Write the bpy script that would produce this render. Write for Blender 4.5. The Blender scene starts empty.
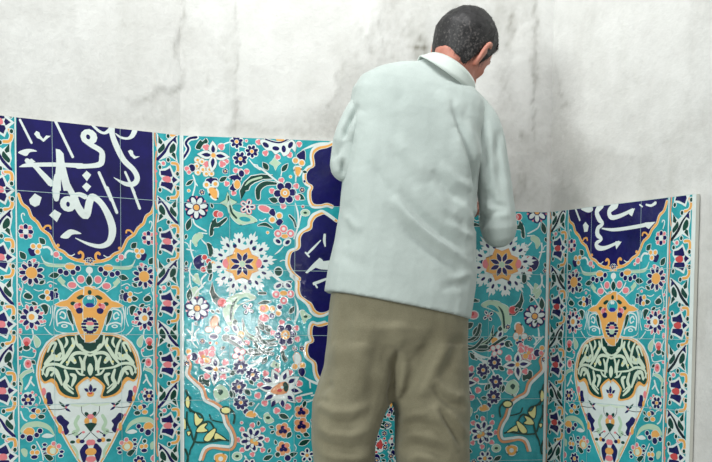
import bpy, bmesh, math, random
from mathutils import Vector, Matrix, noise
random.seed(7)
C = bpy.context.scene.collection
sc = bpy.context.scene
PI = math.pi
T = 0.2                                   # tile side
ZT = 1.45                                 # height of the tile top edge above the floor

# ------------------------------------------------------------------ camera
F_PX, PY = 1072.31, 393.07
PITCH, ROLL, YAW = -0.0624, 0.0075, -0.1736
CAM = Vector((-0.317, -3.3188, ZT - 0.5697))
def rot_mat():
    c, s = math.cos(YAW), math.sin(YAW)
    A = Matrix(((c, s, 0), (-s, c, 0), (0, 0, 1)))
    c, s = math.cos(PITCH), math.sin(PITCH)
    B = Matrix(((1, 0, 0), (0, c, s), (0, -s, c)))
    c, s = math.cos(ROLL), math.sin(ROLL)
    D = Matrix(((c, 0, s), (0, 1, 0), (-s, 0, c)))
    return D @ B @ A
RM = rot_mat(); RMT = RM.transposed()
cd = bpy.data.cameras.new('camera'); cam = bpy.data.objects.new('camera', cd); C.objects.link(cam)
right, fwd, up = RMT @ Vector((1, 0, 0)), RMT @ Vector((0, 1, 0)), RMT @ Vector((0, 0, 1))
M = Matrix((right, up, -fwd)).transposed().to_4x4(); M.translation = CAM
cam.matrix_world = M
cd.sensor_width = 36; cd.lens = 36 * F_PX / 712; cd.shift_y = (PY - 231) / 712
cd.clip_start = 0.05
sc.camera = cam
def ray(x, y): return RMT @ Vector(((x - 356) / F_PX, 1, (PY - y) / F_PX))
def P3(x, y, Y):                          # photo point at depth plane y = Y
    r = ray(x, y); t = (Y - CAM.y) / r.y
    return CAM + r * t
def proj(p):
    d = RM @ (p - CAM); return (356 + F_PX * d.x / d.y, PY - F_PX * d.z / d.y)

# ------------------------------------------------------------------ helpers
def lin(c): return tuple(((v / 255) / 12.92 if v / 255 <= .04045 else ((v / 255 + .055) / 1.055) ** 2.4) for v in c)
def new_mat(name):
    m = bpy.data.materials.new(name); m.use_nodes = True
    nt = m.node_tree; b = nt.nodes['Principled BSDF']
    return m, nt, b
def N(nt, t, **kw):
    n = nt.nodes.new(t)
    for k, v in kw.items():
        if k in n.inputs: n.inputs[k].default_value = v
        else: setattr(n, k, v)
    return n
def tag(o, label=None, cat=None, group=None, kind=None):
    if label: o['label'] = label
    if cat: o['category'] = cat
    if group: o['group'] = group
    if kind: o['kind'] = kind
    return o
def obj(name, me, mats, parent=None):
    if isinstance(me, bmesh.types.BMesh):
        m2 = bpy.data.meshes.new(name); me.to_mesh(m2); me.free(); me = m2
    o = bpy.data.objects.new(name, me); C.objects.link(o)
    if not isinstance(mats, (list, tuple)): mats = [mats]
    if not me.materials:
        for m in mats: me.materials.append(m)
    if parent is not None: o.parent = parent
    return o

# ------------------------------------------------------------------ glaze materials
GL = dict(turq=(22, 154, 162), turqd=(28, 138, 152), navy=(20, 16, 80), white=(214, 224, 221), orange=(226, 166, 88), peach=(214, 148, 104),
          pink=(222, 128, 134), red=(196, 74, 74), green=(16, 62, 52), pale=(176, 204, 176), yellow=(226, 222, 150),
          cream=(206, 222, 200), blue=(36, 46, 136), grout=(168, 196, 196), ink=(18, 30, 44))
GM = {}
def glaze(name, col):
    m, nt, b = new_mat('glaze_' + name)
    L = nt.links
    tc = N(nt, 'ShaderNodeTexCoord')
    n1 = N(nt, 'ShaderNodeTexNoise', Scale=24.0, Detail=5.0, Roughness=.6)
    n2 = N(nt, 'ShaderNodeTexNoise', Scale=7.0, Detail=3.0)
    L.new(tc.outputs['Object'], n1.inputs['Vector']); L.new(tc.outputs['Object'], n2.inputs['Vector'])
    mx = N(nt, 'ShaderNodeMath', operation='ADD'); L.new(n1.outputs['Fac'], mx.inputs[0]); L.new(n2.outputs['Fac'], mx.inputs[1])
    rmp = N(nt, 'ShaderNodeValToRGB')
    mr = N(nt, 'ShaderNodeMapRange'); mr.inputs['From Min'].default_value = .7; mr.inputs['From Max'].default_value = 1.3
    L.new(mx.outputs[0], mr.inputs['Value']); L.new(mr.outputs[0], rmp.inputs['Fac'])
    l = lin(col); k0, k1 = (.74, 1.25) if name in ('turq', 'turqd', 'green') else (.72, 1.3) if name in ('navy', 'blue') else (.9, 1.05)
    hi = (min(1, l[0] * k1 + (.03 if name == 'turq' else .0)), min(1, l[1] * k1), min(1, l[2] * k1))
    rmp.color_ramp.elements[0].color = (l[0] * k0, l[1] * k0, l[2] * k0, 1)
    rmp.color_ramp.elements[1].color = (*hi, 1)
    L.new(rmp.outputs['Color'], b.inputs['Base Color'])
    b.inputs['Roughness'].default_value = .12 if name != 'grout' else .6
    b.inputs['Coat Weight'].default_value = .3; b.inputs['Coat Roughness'].default_value = .06
    # rippled glaze
    n3 = N(nt, 'ShaderNodeTexNoise', Scale=60.0, Detail=3.0, Roughness=.6)
    L.new(tc.outputs['Object'], n3.inputs['Vector'])
    bp = N(nt, 'ShaderNodeBump', Strength=.8, Distance=.0013)
    L.new(n3.outputs['Fac'], bp.inputs['Height']); L.new(bp.outputs['Normal'], b.inputs['Normal']); L.new(bp.outputs['Normal'], b.inputs['Coat Normal'])
    GM[name] = m
for k, v in GL.items(): glaze(k, v)
MATN = list(GL)

# ------------------------------------------------------------------ walls of the bay (fitted)
XL, XR, AL, BE, S = -0.2747, 0.8898, 0.3972, 1.1812, 0.4693 * T
W_C = XR - XL
WL = dict(
    L=(Vector((XL, 0, ZT)), Vector((-math.cos(AL), -math.sin(AL), 0)), Vector((math.sin(AL), -math.cos(AL), 0))),
    C=(Vector((XL, 0, ZT)), Vector((1, 0, 0)), Vector((0, -1, 0))),
    R=(Vector((XR, 0, ZT)), Vector((math.cos(BE), -math.sin(BE), 0)), Vector((-math.sin(BE), -math.cos(BE), 0))))
def to_uv(w, x, y):
    o, ud, n = WL[w]; r = ray(x, y)
    t = (o - CAM).dot(n) / r.dot(n); p = CAM + r * t
    return ((p - o).dot(ud), p.z - ZT)
AXC = W_C / 2 + 0.002                    # axis of the central panel

def clip(poly, axis, lim, keep_less):
    if not poly: return []
    out = []
    n = len(poly)
    if min(q[axis] for q in poly) >= lim and not keep_less or max(q[axis] for q in poly) <= lim and keep_less: return poly
    for i in range(n):
        a, b = poly[i], poly[(i + 1) % n]
        ia = a[axis] <= lim if keep_less else a[axis] >= lim
        ib = b[axis] <= lim if keep_less else b[axis] >= lim
        if ia: out.append(a)
        if ia != ib:
            t = (lim - a[axis]) / (b[axis] - a[axis])
            out.append((a[0] + t * (b[0] - a[0]), a[1] + t * (b[1] - a[1])))
    return out
class Canvas:
    def __init__(s, w, regions):
        s.w = w; s.reg = regions; s.parts = {}; s.boxes = []
    def add(s, part, items):
        # items: list of (mat, [polys]) painted in order as one motif
        for mat, polys in items:
            res = []
            for p in polys:
                for (u0, u1, v0, v1) in s.reg:
                    us = [q[0] for q in p]; vs = [q[1] for q in p]
                    if max(us) < u0 or min(us) > u1 or max(vs) < v0 or min(vs) > v1: continue
                    q = p
                    if min(us) < u0: q = clip(q, 0, u0, False)
                    if q and max(us) > u1: q = clip(q, 0, u1, True)
                    if q and min(vs) < v0: q = clip(q, 1, v0, False)
                    if q and max(vs) > v1: q = clip(q, 1, v1, True)
                    if len(q) > 2: res.append(q)
            if not res: continue
            bx = (min(q[0] for p in res for q in p), max(q[0] for p in res for q in p), min(q[1] for p in res for q in p), max(q[1] for p in res for q in p))
            lay = 0
            for (a, b_, c, d, l) in s.boxes:
                if a < bx[1] and b_ > bx[0] and c < bx[3] and d > bx[2] and l > lay: lay = l
            lay += 1
            s.boxes.append((*bx, lay))
            V, Fc, Mi = s.parts.setdefault(part, ([], [], []))
            o, ud, n = WL[s.w]
            off = .00004 * lay; pi_ = 0
            flip = ud.cross(Vector((0, 0, 1))).dot(n) < 0
            for p in res:
                A = sum(p[i][0] * p[(i + 1) % len(p)][1] - p[(i + 1) % len(p)][0] * p[i][1] for i in range(len(p)))
                if abs(A) < 1e-9: continue
                if (A < 0) != flip: p = p[::-1]
                k = len(V)
                pi_ += 1; of2 = off + (pi_ % 6) * .000003 + (.000022 if len(p) == 8 else 0)
                V.extend([tuple(o + ud * q[0] + n * of2 + Vector((0, 0, q[1]))) for q in p])
                Fc.append(tuple(range(k, k + len(p)))); Mi.append(MATN.index(mat))
    def build(s, part, name, parent):
        V, Fc, Mi = s.parts[part]
        me = bpy.data.meshes.new(name); me.from_pydata(V, [], Fc)
        used = sorted(set(Mi)); mp = {m: i for i, m in enumerate(used)}
        for m in used: me.materials.append(GM[MATN[m]])
        me.polygons.foreach_set('material_index', [mp[m] for m in Mi[:len(me.polygons)]])
        me.update()
        return obj(name, me, [], parent)
VB = -ZT + .005
CV = dict(L=Canvas('L', [(0, 2 * S + 2 * T + .006, VB, 0)]),
          C=Canvas('C', [(0, 2.72 * T, VB, 0), (2.72 * T, W_C, VB, -T)]),
          R=Canvas('R', [(0, 2 * S + 2 * T + .006, VB, -T)]))

# 2-D shapes in metres
def spline(pts, closed=False, n=5):
    out = []; m = len(pts)
    rng = range(m if closed else m - 1)
    for i in rng:
        g = (lambda j: pts[j % m]) if closed else (lambda j: pts[max(0, min(m - 1, j))])
        p0, p1, p2, p3 = g(i - 1), g(i), g(i + 1), g(i + 2)
        for k in range(n):
            t = k / n
            out.append(tuple(.5 * ((2 * p1[d]) + (-p0[d] + p2[d]) * t + (2 * p0[d] - 5 * p1[d] + 4 * p2[d] - p3[d]) * t * t + (-p0[d] + 3 * p1[d] - 3 * p2[d] + p3[d]) * t ** 3) for d in range(len(p1))))
    if not closed: out.append(tuple(pts[-1]))
    return out
def stroke_polys(pts, ws, closed=False):
    m = len(pts); Lf, Rt = [], []
    for i in range(m):
        a = pts[(i - 1) % m] if closed else pts[max(0, i - 1)]
        b = pts[(i + 1) % m] if closed else pts[min(m - 1, i + 1)]
        dx, dy = b[0] - a[0], b[1] - a[1]; L = math.hypot(dx, dy) or 1
        nx, ny = -dy / L, dx / L; w = ws[i] / 2
        Lf.append((pts[i][0] + nx * w, pts[i][1] + ny * w)); Rt.append((pts[i][0] - nx * w, pts[i][1] - ny * w))
    out = []
    for i in range(m if closed else m - 1):
        j = (i + 1) % m
        out.append([Lf[i], Lf[j], Rt[j], Rt[i]])
    if not closed:
        for i in (0, m - 1):
            if ws[i] > .0012: out.append([(pts[i][0] + math.cos(a * PI / 4) * ws[i] / 2, pts[i][1] + math.sin(a * PI / 4) * ws[i] / 2) for a in range(8)])
    return out
def grow(poly, d):
    m = len(poly); A = sum(poly[i][0] * poly[(i + 1) % m][1] - poly[(i + 1) % m][0] * poly[i][1] for i in range(m))
    s = 1 if A > 0 else -1; out = []
    for i in range(m):
        a, b = poly[i - 1], poly[(i + 1) % m]
        dx, dy = b[0] - a[0], b[1] - a[1]; L = math.hypot(dx, dy) or 1
        out.append((poly[i][0] + s * dy / L * d, poly[i][1] - s * dx / L * d))
    return out

class Pen:
    """draws on a wall plane from coordinates read off the photograph"""
    def __init__(s, w, x0, y0, k, mode='one', part='field'):
        s.w, s.x0, s.y0, s.k, s.mode, s.part = w, x0, y0, k, mode, part
    def p(s, q):
        if s.w == 'raw': return (q[0], q[1])
        kx = 1
        return to_uv(s.w, s.x0 + q[0] * kx / s.k, s.y0 + q[1] / s.k)
    def sc(s, q):
        if s.w == 'raw': return 1
        a, b = s.p(q), s.p((q[0], q[1] + 10)); return abs(a[1] - b[1]) / 10
    def out(s, items):
        def mp(f): return [(m, [[f(q) for q in p] for p in ps]) for m, ps in items]
        if s.mode == 'one': CV[s.w].add(s.part, items)
        elif s.mode == 'C2':                              # central panel, both halves
            CV['C'].add(s.part, items); CV['C'].add(s.part, mp(lambda q: (2 * AXC - q[0], q[1] + .0148)))
        elif s.mode == 'V':                               # vase panel: both halves, both side walls
            for w in 'LR':
                for its in (items, mp(lambda q: (2 * S + 1.95 * T - q[0], q[1]))):
                    its = [(m, [c for c in (clip(clip(p, 0, S, False), 0, S + 2 * T, True) for p in ps if p) if len(c) > 2]) for m, ps in its]
                    CV[w].add(s.part, its)
        elif callable(s.mode): s.mode(s, items)
    def sh(s, pts, m='white', o=None, ow=3, sm=True):
        k = s.sc(pts[0]); q = [s.p(a) for a in pts]
        if sm: q = spline(q, True, 4)
        it = []
        if o: it.append((o, [grow(q, ow * k)] + stroke_polys(q, [2 * ow * k] * len(q), True)))
        it.append((m, [q])); s.out(it)
    def ln(s, pts, w=6, m='white', o=None, ow=3, n=5, t0=1., t1=1.):
        k = s.sc(pts[0]); P = [s.p(a[:2]) + ((a[2] if len(a) > 2 else w) * k,) for a in pts]
        Q = spline(P, False, n) if len(P) > 2 else P
        m_ = len(Q); ws = []
        for i, a in enumerate(Q):
            f = i / (m_ - 1); tt = min(1, t0 + (1 - t0) * f * 3) * min(1, t1 + (1 - t1) * (1 - f) * 3)
            ws.append(max(a[2], .0002) * tt)
        it = []
        if o: it.append((o, stroke_polys([a[:2] for a in Q], [x + 2 * ow * k for x in ws])))
        it.append((m, stroke_polys([a[:2] for a in Q], ws))); s.out(it)
    def dt(s, x, y, r, m='white', o=None, ow=3, ry=None, a=0):
        k = s.sc((x, y)); c = s.p((x, y)); ry = ry or r
        def el(e):
            return [(c[0] + (r + e) * k * math.cos(t) * math.cos(a) - (ry + e) * k * math.sin(t) * math.sin(a),
                     c[1] + (r + e) * k * math.cos(t) * math.sin(a) + (ry + e) * k * math.sin(t) * math.cos(a)) for t in [i * PI / 6 for i in range(12)]]
        it = []
        if o: it.append((o, [el(ow)]))
        it.append((m, [el(0)])); s.out(it)
    def lf(s, x0, y0, x1, y1, w=14, m='green', o='white', ow=3.5, bend=0):
        k = s.sc((x0, y0)); A, B = s.p((x0, y0)), s.p((x1, y1))
        dx, dy = B[0] - A[0], B[1] - A[1]; nx, ny = -dy, dx; L = math.hypot(dx, dy) or 1; nx /= L; ny /= L
        prof = [(0, .12), (.2, .75), (.42, 1), (.65, .8), (.85, .38), (1, 0)]
        q = []
        for t, h in prof: q.append((A[0] + dx * t + nx * (w * k * h / 2 + bend * k * 4 * t * (1 - t)), A[1] + dy * t + ny * (w * k * h / 2 + bend * k * 4 * t * (1 - t))))
        for t, h in reversed(prof[:-1]): q.append((A[0] + dx * t - nx * (w * k * h / 2 - bend * k * 4 * t * (1 - t)), A[1] + dy * t - ny * (w * k * h / 2 - bend * k * 4 * t * (1 - t))))
        it = []
        if o: it.append((o, [grow(q, ow * k)]))
        it.append((m, [q])); s.out(it)
    def fl(s, x, y, r, n, pm='navy', cm='orange', rc=8, om='white', ow=3, rot=0, pw=None, back=None, rb=None, inner=None):
        """round flower: n petals; back = disc behind, inner = small coloured core in each petal"""
        k = s.sc((x, y)); c = s.p((x, y)); pw = pw or 2 * PI * r * .55 / n * .9
        it = []
        if back: it.append((back, [[(c[0] + (rb or r) * k * math.cos(t * PI / 8), c[1] + (rb or r) * k * math.sin(t * PI / 8)) for t in range(16)]]))
        def pet(a, r0, r1, w, e=0):
            ca, sa = math.cos(a), math.sin(a); q = []
            for t, h in ((0, .35), (.3, .85), (.62, 1), (.87, .7), (1, 0), (.87, -.7), (.62, -1), (.3, -.85), (0, -.35)):
                d = (r0 + (r1 - r0) * t + (e if t > .5 else -e if t == 0 else 0)) * k; hh = (w / 2 * h + (e if h > 0 else -e if h < 0 else 0)) * k
                q.append((c[0] + ca * d - sa * hh, c[1] + sa * d + ca * hh))
            return q
        angs = [rot + 2 * PI * i / n for i in range(n)]
        if om: it.append((om, [pet(a, rc * .6, r, pw, ow) for a in angs]))
        it.append((pm, [pet(a, rc * .6, r, pw) for a in angs]))
        if inner: it.append((inner, [pet(a, rc * .6 + (r - rc * .6) * .25, r * .86, pw * .5) for a in angs]))
        if om: it.append((om, [[(c[0] + (rc + ow * .6) * k * math.cos(t * PI / 6), c[1] + (rc + ow * .6) * k * math.sin(t * PI / 6)) for t in range(12)]]))
        it.append((cm, [[(c[0] + rc * k * math.cos(t * PI / 6), c[1] + rc * k * math.sin(t * PI / 6)) for t in range(12)]]))
        s.out(it)
    def frill(s, pts, r=12, m='pink', o='white'):
        for x, y in pts:
            s.dt(x, y, r * 1.12, o)
            for a in range(3): s.dt(x + math.cos(a * 2.1 + x) * r * .45, y + math.sin(a * 2.1 + x) * r * .45, r * .56, m)
# ================================================================== ground colour and panel borders
U = T / 66.0
def rect(w, part, m, u0, u1, v0, v1): CV[w].add(part, [(m, [[(u0, v0), (u1, v0), (u1, v1), (u0, v1)]])])
for w in 'LR':
    rect(w, 'field', 'turq', S, S + 2 * T, VB, 0)
    for i in (0, 1): rect(w, 'strip%d' % i, 'turq', i * (S + 2 * T), i * (S + 2 * T) + S, VB, 0)
rect('C', 'field', 'turq', 0, W_C, VB, 0)

# ------------------------------------------------------------------ narrow border strips
def strip_cell(w, i, v0, flipx):
    u0 = i * (S + 2 * T); k = S / 30.0 * (1 if w == 'R' else 1)
    def mode(pen, items, fx=False):
        r = []
        for m, ps in items:
            r.append((m, [[(u0 + S / 2 + (q[0] if pen.fx else -q[0]) * k, v0 - q[1] * U) for q in p] for p in ps]))
        CV[w].add('strip%d' % i, r)
    e = Pen('raw', 0, 0, 1, mode); e.fx = False if w == 'L' else True
    # star flower, centre at (0,0), about 26 units wide
    e.ln([(-11, -26), (-12.5, -10), (-11.5, 6), (-12.5, 20), (-11, 30)], 1.5, 'peach')
    for y in (-7, 3): e.dt(-11.5, y, 1.4, 'pink')
    e.ln([(5, -16), (10, -15.5), (11, -10), (9, -6)], 2.6, 'orange', 'white', .8)
    e.ln([(9, 7), (11, 12), (9, 17), (4, 18)], 2.6, 'orange', 'white', .8)
    for x, y in ((1, -19), (10.5, -6), (-7.5, -11), (-7.5, 11), (1, 19), (11, 8)): e.dt(x, y, 1.6, 'green', 'white', .7, 2)
    e.sh([(-8, -9), (-4, -10), (-1, -11), (3, -14), (6, -8), (8.5, -4), (13.8, 0), (9.5, 4), (7.5, 7), (5, 14), (0, 11), (-4, 9.5), (-8.5, 8), (-8, 4), (-5.5, 0), (-8.5, -4)], 'white', sm=False)
    e.sh([(-7, -7.5), (-2, -8.2), (2.6, -11), (4.6, -6), (5.4, -3), (2, -2), (-1, -3), (-6.5, -3.5)], 'navy', sm=False)
    e.sh([(6, -3.2), (10.5, 0), (6, 3.4), (4.6, 0)], 'navy', sm=False)
    e.sh([(-7, 7), (-6, 3.2), (0, 3), (5, 3.4), (6, 6), (4, 11), (0, 9), (-3, 7.6)], 'navy', sm=False)
    e.sh([(-5, -1), (-1, -3), (3, -2), (3.5, 2), (0, 3.2), (-4, 2)], 'red' if w == 'R' else 'pink')
    # crossed leaf motif half a period below
    e.fx = (not flipx) if w == 'L' else flipx
    c = 30.6
    e.sh([(-11, c - 14), (-7, c - 9), (-3, c - 6), (0, c - 8), (5, c - 11), (10.5, c - 14), (11, c - 6), (10, c), (9, c + 5), (11, c + 13), (6, c + 10), (2, c + 8), (-2, c + 10), (-6, c + 12), (-11, c + 13), (-9.5, c + 7), (-11, c + 2), (-10, c - 5)], 'white', sm=False)
    e.ln([(-8, c + 14), (-4, c + 17)], 2, 'white'); e.dt(-4, c + 15.5, 1.8, 'pink', 'white', 1)
    e.ln([(-10, c + 12), (-3, c + 4.5), (2, c - 4), (9.5, c - 12)], 2.9, 'ink' if w == 'R' else 'navy', t0=1.3)
    e.sh([(8.6, c - 12.5), (9.8, c - 5), (5, c - 8)], 'navy', sm=False)
    e.sh([(-9, c - 11.5), (-4.6, c - 5.2), (-6, c - 2.6), (-9, c - 4)], 'green', sm=False)
    e.sh([(9, c + 11), (4.2, c + 6.5), (6, c + 3.6), (8.4, c + 5)], 'green', sm=False)
    e.sh([(-3.5, c - 4), (-2.6, c + 1), (-8, c + 6), (-9.5, c + 3), (-6.5, c - 1)], 'green'); e.sh([(3, c + 5), (2.5, c), (6, c - 5), (8.5, c - 3), (8, c + 2)], 'green')
for w, i, off in (('L', 0, 17), ('L', 1, -5), ('R', 0, -43.5), ('R', 1, -1.5)):
    for n in range(-1, 8): strip_cell(w, i, (off - 61.2 * n) * U, (n + i) % 2 == 0)
for w in 'LR':
    rect(w, 'strip0', 'white', 0, .0075, VB, 0)
    rect(w, 'strip0', 'white', S - .004, S - .0005, VB, 0)
    rect(w, 'strip1', 'white', S + 2 * T + .0005, S + 2 * T + .0045, VB, 0)
    rect(w, 'strip1', 'white', 2 * S + 2 * T - .008, 2 * S + 2 * T + .006, VB, 0)

# ------------------------------------------------------------------ vase panel (side walls)
K = 5.775
e = Pen('L', 15, 190, K, 'V')                              # flowers under the cartouche
e.ln([(38, 160), (38, 140), (50, 135), (55, 145)], 7); e.ln([(38, 160), (48, 185)], 6)
e.fl(62, 240, 46, 4, 'pink', 'white', 16, 'white', 4, rot=.78, pw=24); e.fl(62, 240, 44, 4, 'navy', 'white', 15, 'white', 3, pw=26)
e.lf(172, 312, 140, 275, 34)
e.sh([(75, 340), (110, 335), (120, 375), (90, 380)], 'navy')
for x, y in ((105, 325), (140, 325), (130, 356)): e.dt(x, y, 13, 'orange', 'white', 6)
e.ln([(165, 332), (190, 330), (210, 350), (212, 372)], 13)
e.dt(238, 372, 16, 'pink', 'white', 5); e.dt(262, 392, 8, 'pink', 'white', 4)
e.lf(60, 400, 28, 355, 36); e.lf(120, 400, 90, 420, 22, 'pink')
e.sh([(155, 385), (175, 412), (230, 425), (330, 428), (300, 445), (210, 445), (170, 430)], 'pale')
e.ln([(150, 380), (170, 415), (230, 430)], 4)
e = Pen('L', 15, 265, K, 'V')
e.ln([(30, 180), (45, 130), (40, 100)], 5)
e.fl(95, 45, 76, 10, 'pink', 'orange', 32, 'white', 4, rot=.3, pw=14); e.fl(95, 45, 72, 9, 'navy', 'orange', 34, 'white', 4, pw=24)
e.lf(255, 55, 195, 65, 34)
for x, y in ((262, 36), (295, 46), (335, 42), (362, 20)): e.dt(x, y, 16, 'navy', 'white', 4)
e.dt(318, 8, 30, 'orange', 'white', 4, ry=18)
e.sh([(245, 85), (262, 65), (275, 80), (292, 95), (285, 110), (305, 130), (275, 120), (262, 105)], 'pale')
e.ln([(330, 70), (350, 100), (380, 130), (415, 130)], 8); e.ln([(275, 115), (330, 150)], 4)
e.dt(330, 116, 25, 'pink', 'white', 5, ry=18); e.dt(380, 82, 21, 'pink', 'white', 5)
e.lf(433, 118, 430, 55, 38, 'green'); e.dt(428, 30, 20, 'white'); e.ln([(428, 35), (430, 60)], 10)
e.ln([(60, 145), (85, 160)], 6)
e.sh([(50, 180), (68, 160), (98, 178), (92, 195), (68, 195)], 'green', 'white', 5)
e.sh([(138, 182), (165, 168), (178, 185), (160, 198)], 'green', 'white', 5)
e.dt(235, 175, 18, 'navy', 'white', 3); e.dt(212, 175, 20, 'navy', 'white', 3, ry=28); e.dt(185, 157, 13, 'orange', 'white', 5); e.dt(190, 192, 13, 'orange', 'white', 5)
e.ln([(130, 240), (165, 222), (200, 240), (205, 280)], 5)
e.sh([(150, 235), (172, 226), (190, 240), (188, 270), (175, 285), (165, 262)], 'green', 'white', 4)
e.fl(95, 302, 78, 8, 'pink', 'orange', 18, 'white', 4, rot=.4, pw=20); e.fl(95, 302, 66, 8, 'navy', 'orange', 16, 'white', 4, pw=26); e.dt(100, 300, 34, 'white'); e.dt(95, 300, 18, 'orange')
e.ln([(170, 360), (195, 390), (215, 405)], 6); e.ln([(215, 235), (215, 300), (200, 350)], 5)
e = Pen('L', 15, 325, K, 'V')
e.ln([(100, 30), (105, 70), (85, 100)], 8); e.sh([(110, 60), (140, 85), (145, 110), (125, 130), (112, 100)], 'pale', 'white', 4)
e.dt(68, 95, 22, 'pink', 'white', 5); e.dt(66, 130, 20, 'green', 'white', 6, ry=15); e.dt(66, 108, 14, 'red')
e.dt(76, 225, 19, 'pink', 'white', 8, ry=24); e.dt(74, 222, 8, 'red')
e.ln([(35, 300), (60, 275), (105, 262)], 18, 'pale', 'white', 3, t1=.3); e.ln([(30, 290), (40, 340), (35, 380)], 14, 'pale')
e.ln([(95, 300), (80, 340), (60, 370)], 11); e.ln([(85, 320), (110, 350)], 9)
e = Pen('L', 15, 385, 6.0, 'V')
e.dt(78, 85, 44, 'white'); e.fl(78, 88, 40, 6, 'navy', 'orange', 11, 'white', 4, pw=22)
for x, y in ((35, 50), (125, 60), (45, 130), (128, 120)): e.dt(x, y, 7, 'pink', 'white', 2)
e.dt(118, 152, 22, 'navy', 'white', 4, ry=14); e.dt(138, 158, 14, 'orange', 'white', 4); e.dt(108, 188, 18, 'orange', 'white', 4, ry=13); e.dt(158, 190, 20, 'green', 'white', 4, ry=13)
e.ln([(35, 160), (50, 200), (70, 215)], 9)
e.ln([(45, 275, 30), (75, 245, 36), (140, 235, 34), (200, 255, 26), (235, 300, 8)], 30, 'pale')
e.sh([(50, 285), (65, 262), (85, 255), (110, 265), (115, 290), (90, 305)], 'orange', 'white', 3)
for x, y, r in ((46, 308, 14), (88, 320, 20), (130, 300, 15), (150, 275, 15)): e.dt(x, y, r, 'navy', 'white', 4)
e.sh([(160, 310), (190, 290), (235, 305), (200, 318)], 'white')
for x, y in ((178, 358), (176, 385), (182, 412), (280, 400), (275, 425)): e.dt(x, y, 13, 'navy', 'white', 4, ry=9)
e.dt(225, 390, 36, 'orange', 'white', 4, ry=32); e.dt(228, 395, 20, 'cream'); e.dt(232, 352, 13, 'pink', 'white', 4); e.dt(262, 368, 13, 'pink', 'white', 4)
e.sh([(175, 420), (205, 418), (230, 440), (205, 455)], 'green', 'white', 3)
e.dt(112, 373, 12, 'green', 'white', 5); e.dt(105, 405, 13, 'orange', 'white', 4); e.dt(132, 405, 13, 'orange', 'white', 4); e.dt(116, 432, 20, 'navy', 'white', 4, ry=12)
e.sh([(35, 390), (55, 380), (75, 395), (70, 430), (50, 425)], 'pale')
e.ln([(130, 340), (160, 400), (170, 450)], 7)
e.fl(150, 500, 40, 7, 'navy', 'orange', 13, 'white', 4, pw=22); e.dt(50, 490, 20, 'pink', 'white', 5); e.lf(215, 500, 250, 545, 26)

e = Pen('L', 15, 265, K, 'V')
for pts in ([(20, 110), (35, 150), (30, 200), (45, 240)], [(110, 140), (135, 150), (160, 145)], [(185, 105), (205, 95), (240, 110)], [(60, 215), (90, 222), (120, 215)], [(125, 345), (150, 352), (175, 345)], [(250, 175), (258, 205), (275, 200)]): e.ln(pts, 5)
for x, y, r in ((30, 140, 8), (165, 100, 8), (205, 120, 7), (120, 225, 8), (25, 225, 8), (170, 325, 8), (30, 375, 9)): e.dt(x, y, r, 'pink', 'white', 3)
for a in ((140, 110, 172, 88, 22), (95, 215, 128, 232, 20), (20, 260, 40, 285, 18), (245, 140, 222, 150, 20)): e.lf(*a)
e = Pen('L', 15, 325, K, 'V')
for pts in ([(25, 60), (40, 100), (35, 160)], [(40, 180), (100, 190), (118, 170)], [(95, 130), (120, 150), (112, 185)], [(30, 230), (25, 280)], [(100, 240), (108, 275)]): e.ln(pts, 6)
for x, y, r in ((30, 190, 9), (112, 150, 8), (30, 40, 9), (100, 390, 8)): e.dt(x, y, r, 'pink', 'white', 3)
for a in ((95, 205, 118, 225, 20), (25, 150, 42, 125, 20), (20, 330, 40, 350, 18)): e.lf(*a)
#@@FILLV@@
# medallion body
e = Pen('L', 15, 325, K, 'V', 'medallion')
body = [(440, 40), (345, 38), (290, 42), (230, 60), (180, 98), (142, 160), (124, 230), (120, 290), (132, 350), (150, 410), (168, 452), (205, 520), (250, 600), (300, 690), (355, 780), (440, 900)]
e.sh(body, 'white', sm=False)
def offs(dx, dy): return [(x + dx, y + dy) for x, y in body[1:]]
e.ln([(x + 14, y + (10 if i < 5 else 2)) for i, (x, y) in enumerate(body[1:])], 9, 'orange')
e.sh([(440, 60), (345, 57), (300, 58), (240, 78), (198, 112), (164, 168), (147, 235), (143, 298), (168, 338), (205, 330), (232, 355), (253, 398), (300, 420), (372, 427), (368, 385), (363, 358), (392, 328), (418, 312), (440, 308)], 'orange', 'white', 4)
e.sh([(440, 62), (345, 62), (300, 63), (243, 84), (203, 116), (170, 175), (154, 240), (150, 292), (172, 326), (212, 308), (240, 330), (260, 378), (300, 408), (362, 416), (352, 375), (350, 352), (382, 318), (415, 298), (440, 292)], 'green')
cr = [([(158, 285), (168, 245), (200, 228), (245, 228), (300, 248), (385, 255)], 13), ([(175, 225), (215, 185), (240, 192), (262, 165)], 26), ([(188, 155), (212, 108), (235, 108), (218, 150), (205, 190)], 12),
      ([(248, 82), (268, 120), (278, 180), (250, 205)], 14), ([(292, 72), (300, 100), (285, 130)], 12), ([(330, 78), (338, 110), (318, 145), (290, 190), (262, 226)], 18), ([(350, 62), (358, 110), (400, 150), (440, 160)], 13),
      ([(372, 120), (385, 130)], 34), ([(300, 230), (330, 175), (372, 160), (440, 178)], 15), ([(330, 195), (345, 215)], 36), ([(372, 185), (388, 230), (386, 285)], 14), ([(415, 165), (398, 210), (402, 262)], 12),
      ([(182, 292), (195, 255), (232, 262), (252, 300), (270, 345)], 20), ([(288, 262), (302, 310), (288, 352), (335, 395)], 18), ([(322, 285), (345, 300), (328, 352)], 18), ([(350, 255), (372, 282), (402, 290)], 10), ([(150, 255), (180, 300)], 9), ([(300, 345), (335, 372)], 13), ([(210, 290), (222, 275)], 20)]
for pts, wd in cr: e.ln(pts, wd * 1.3, 'cream', t0=.6, t1=.45)
e.sh([(425, 230), (433, 222), (446, 235), (450, 262), (436, 292), (418, 262)], 'cream')
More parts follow.
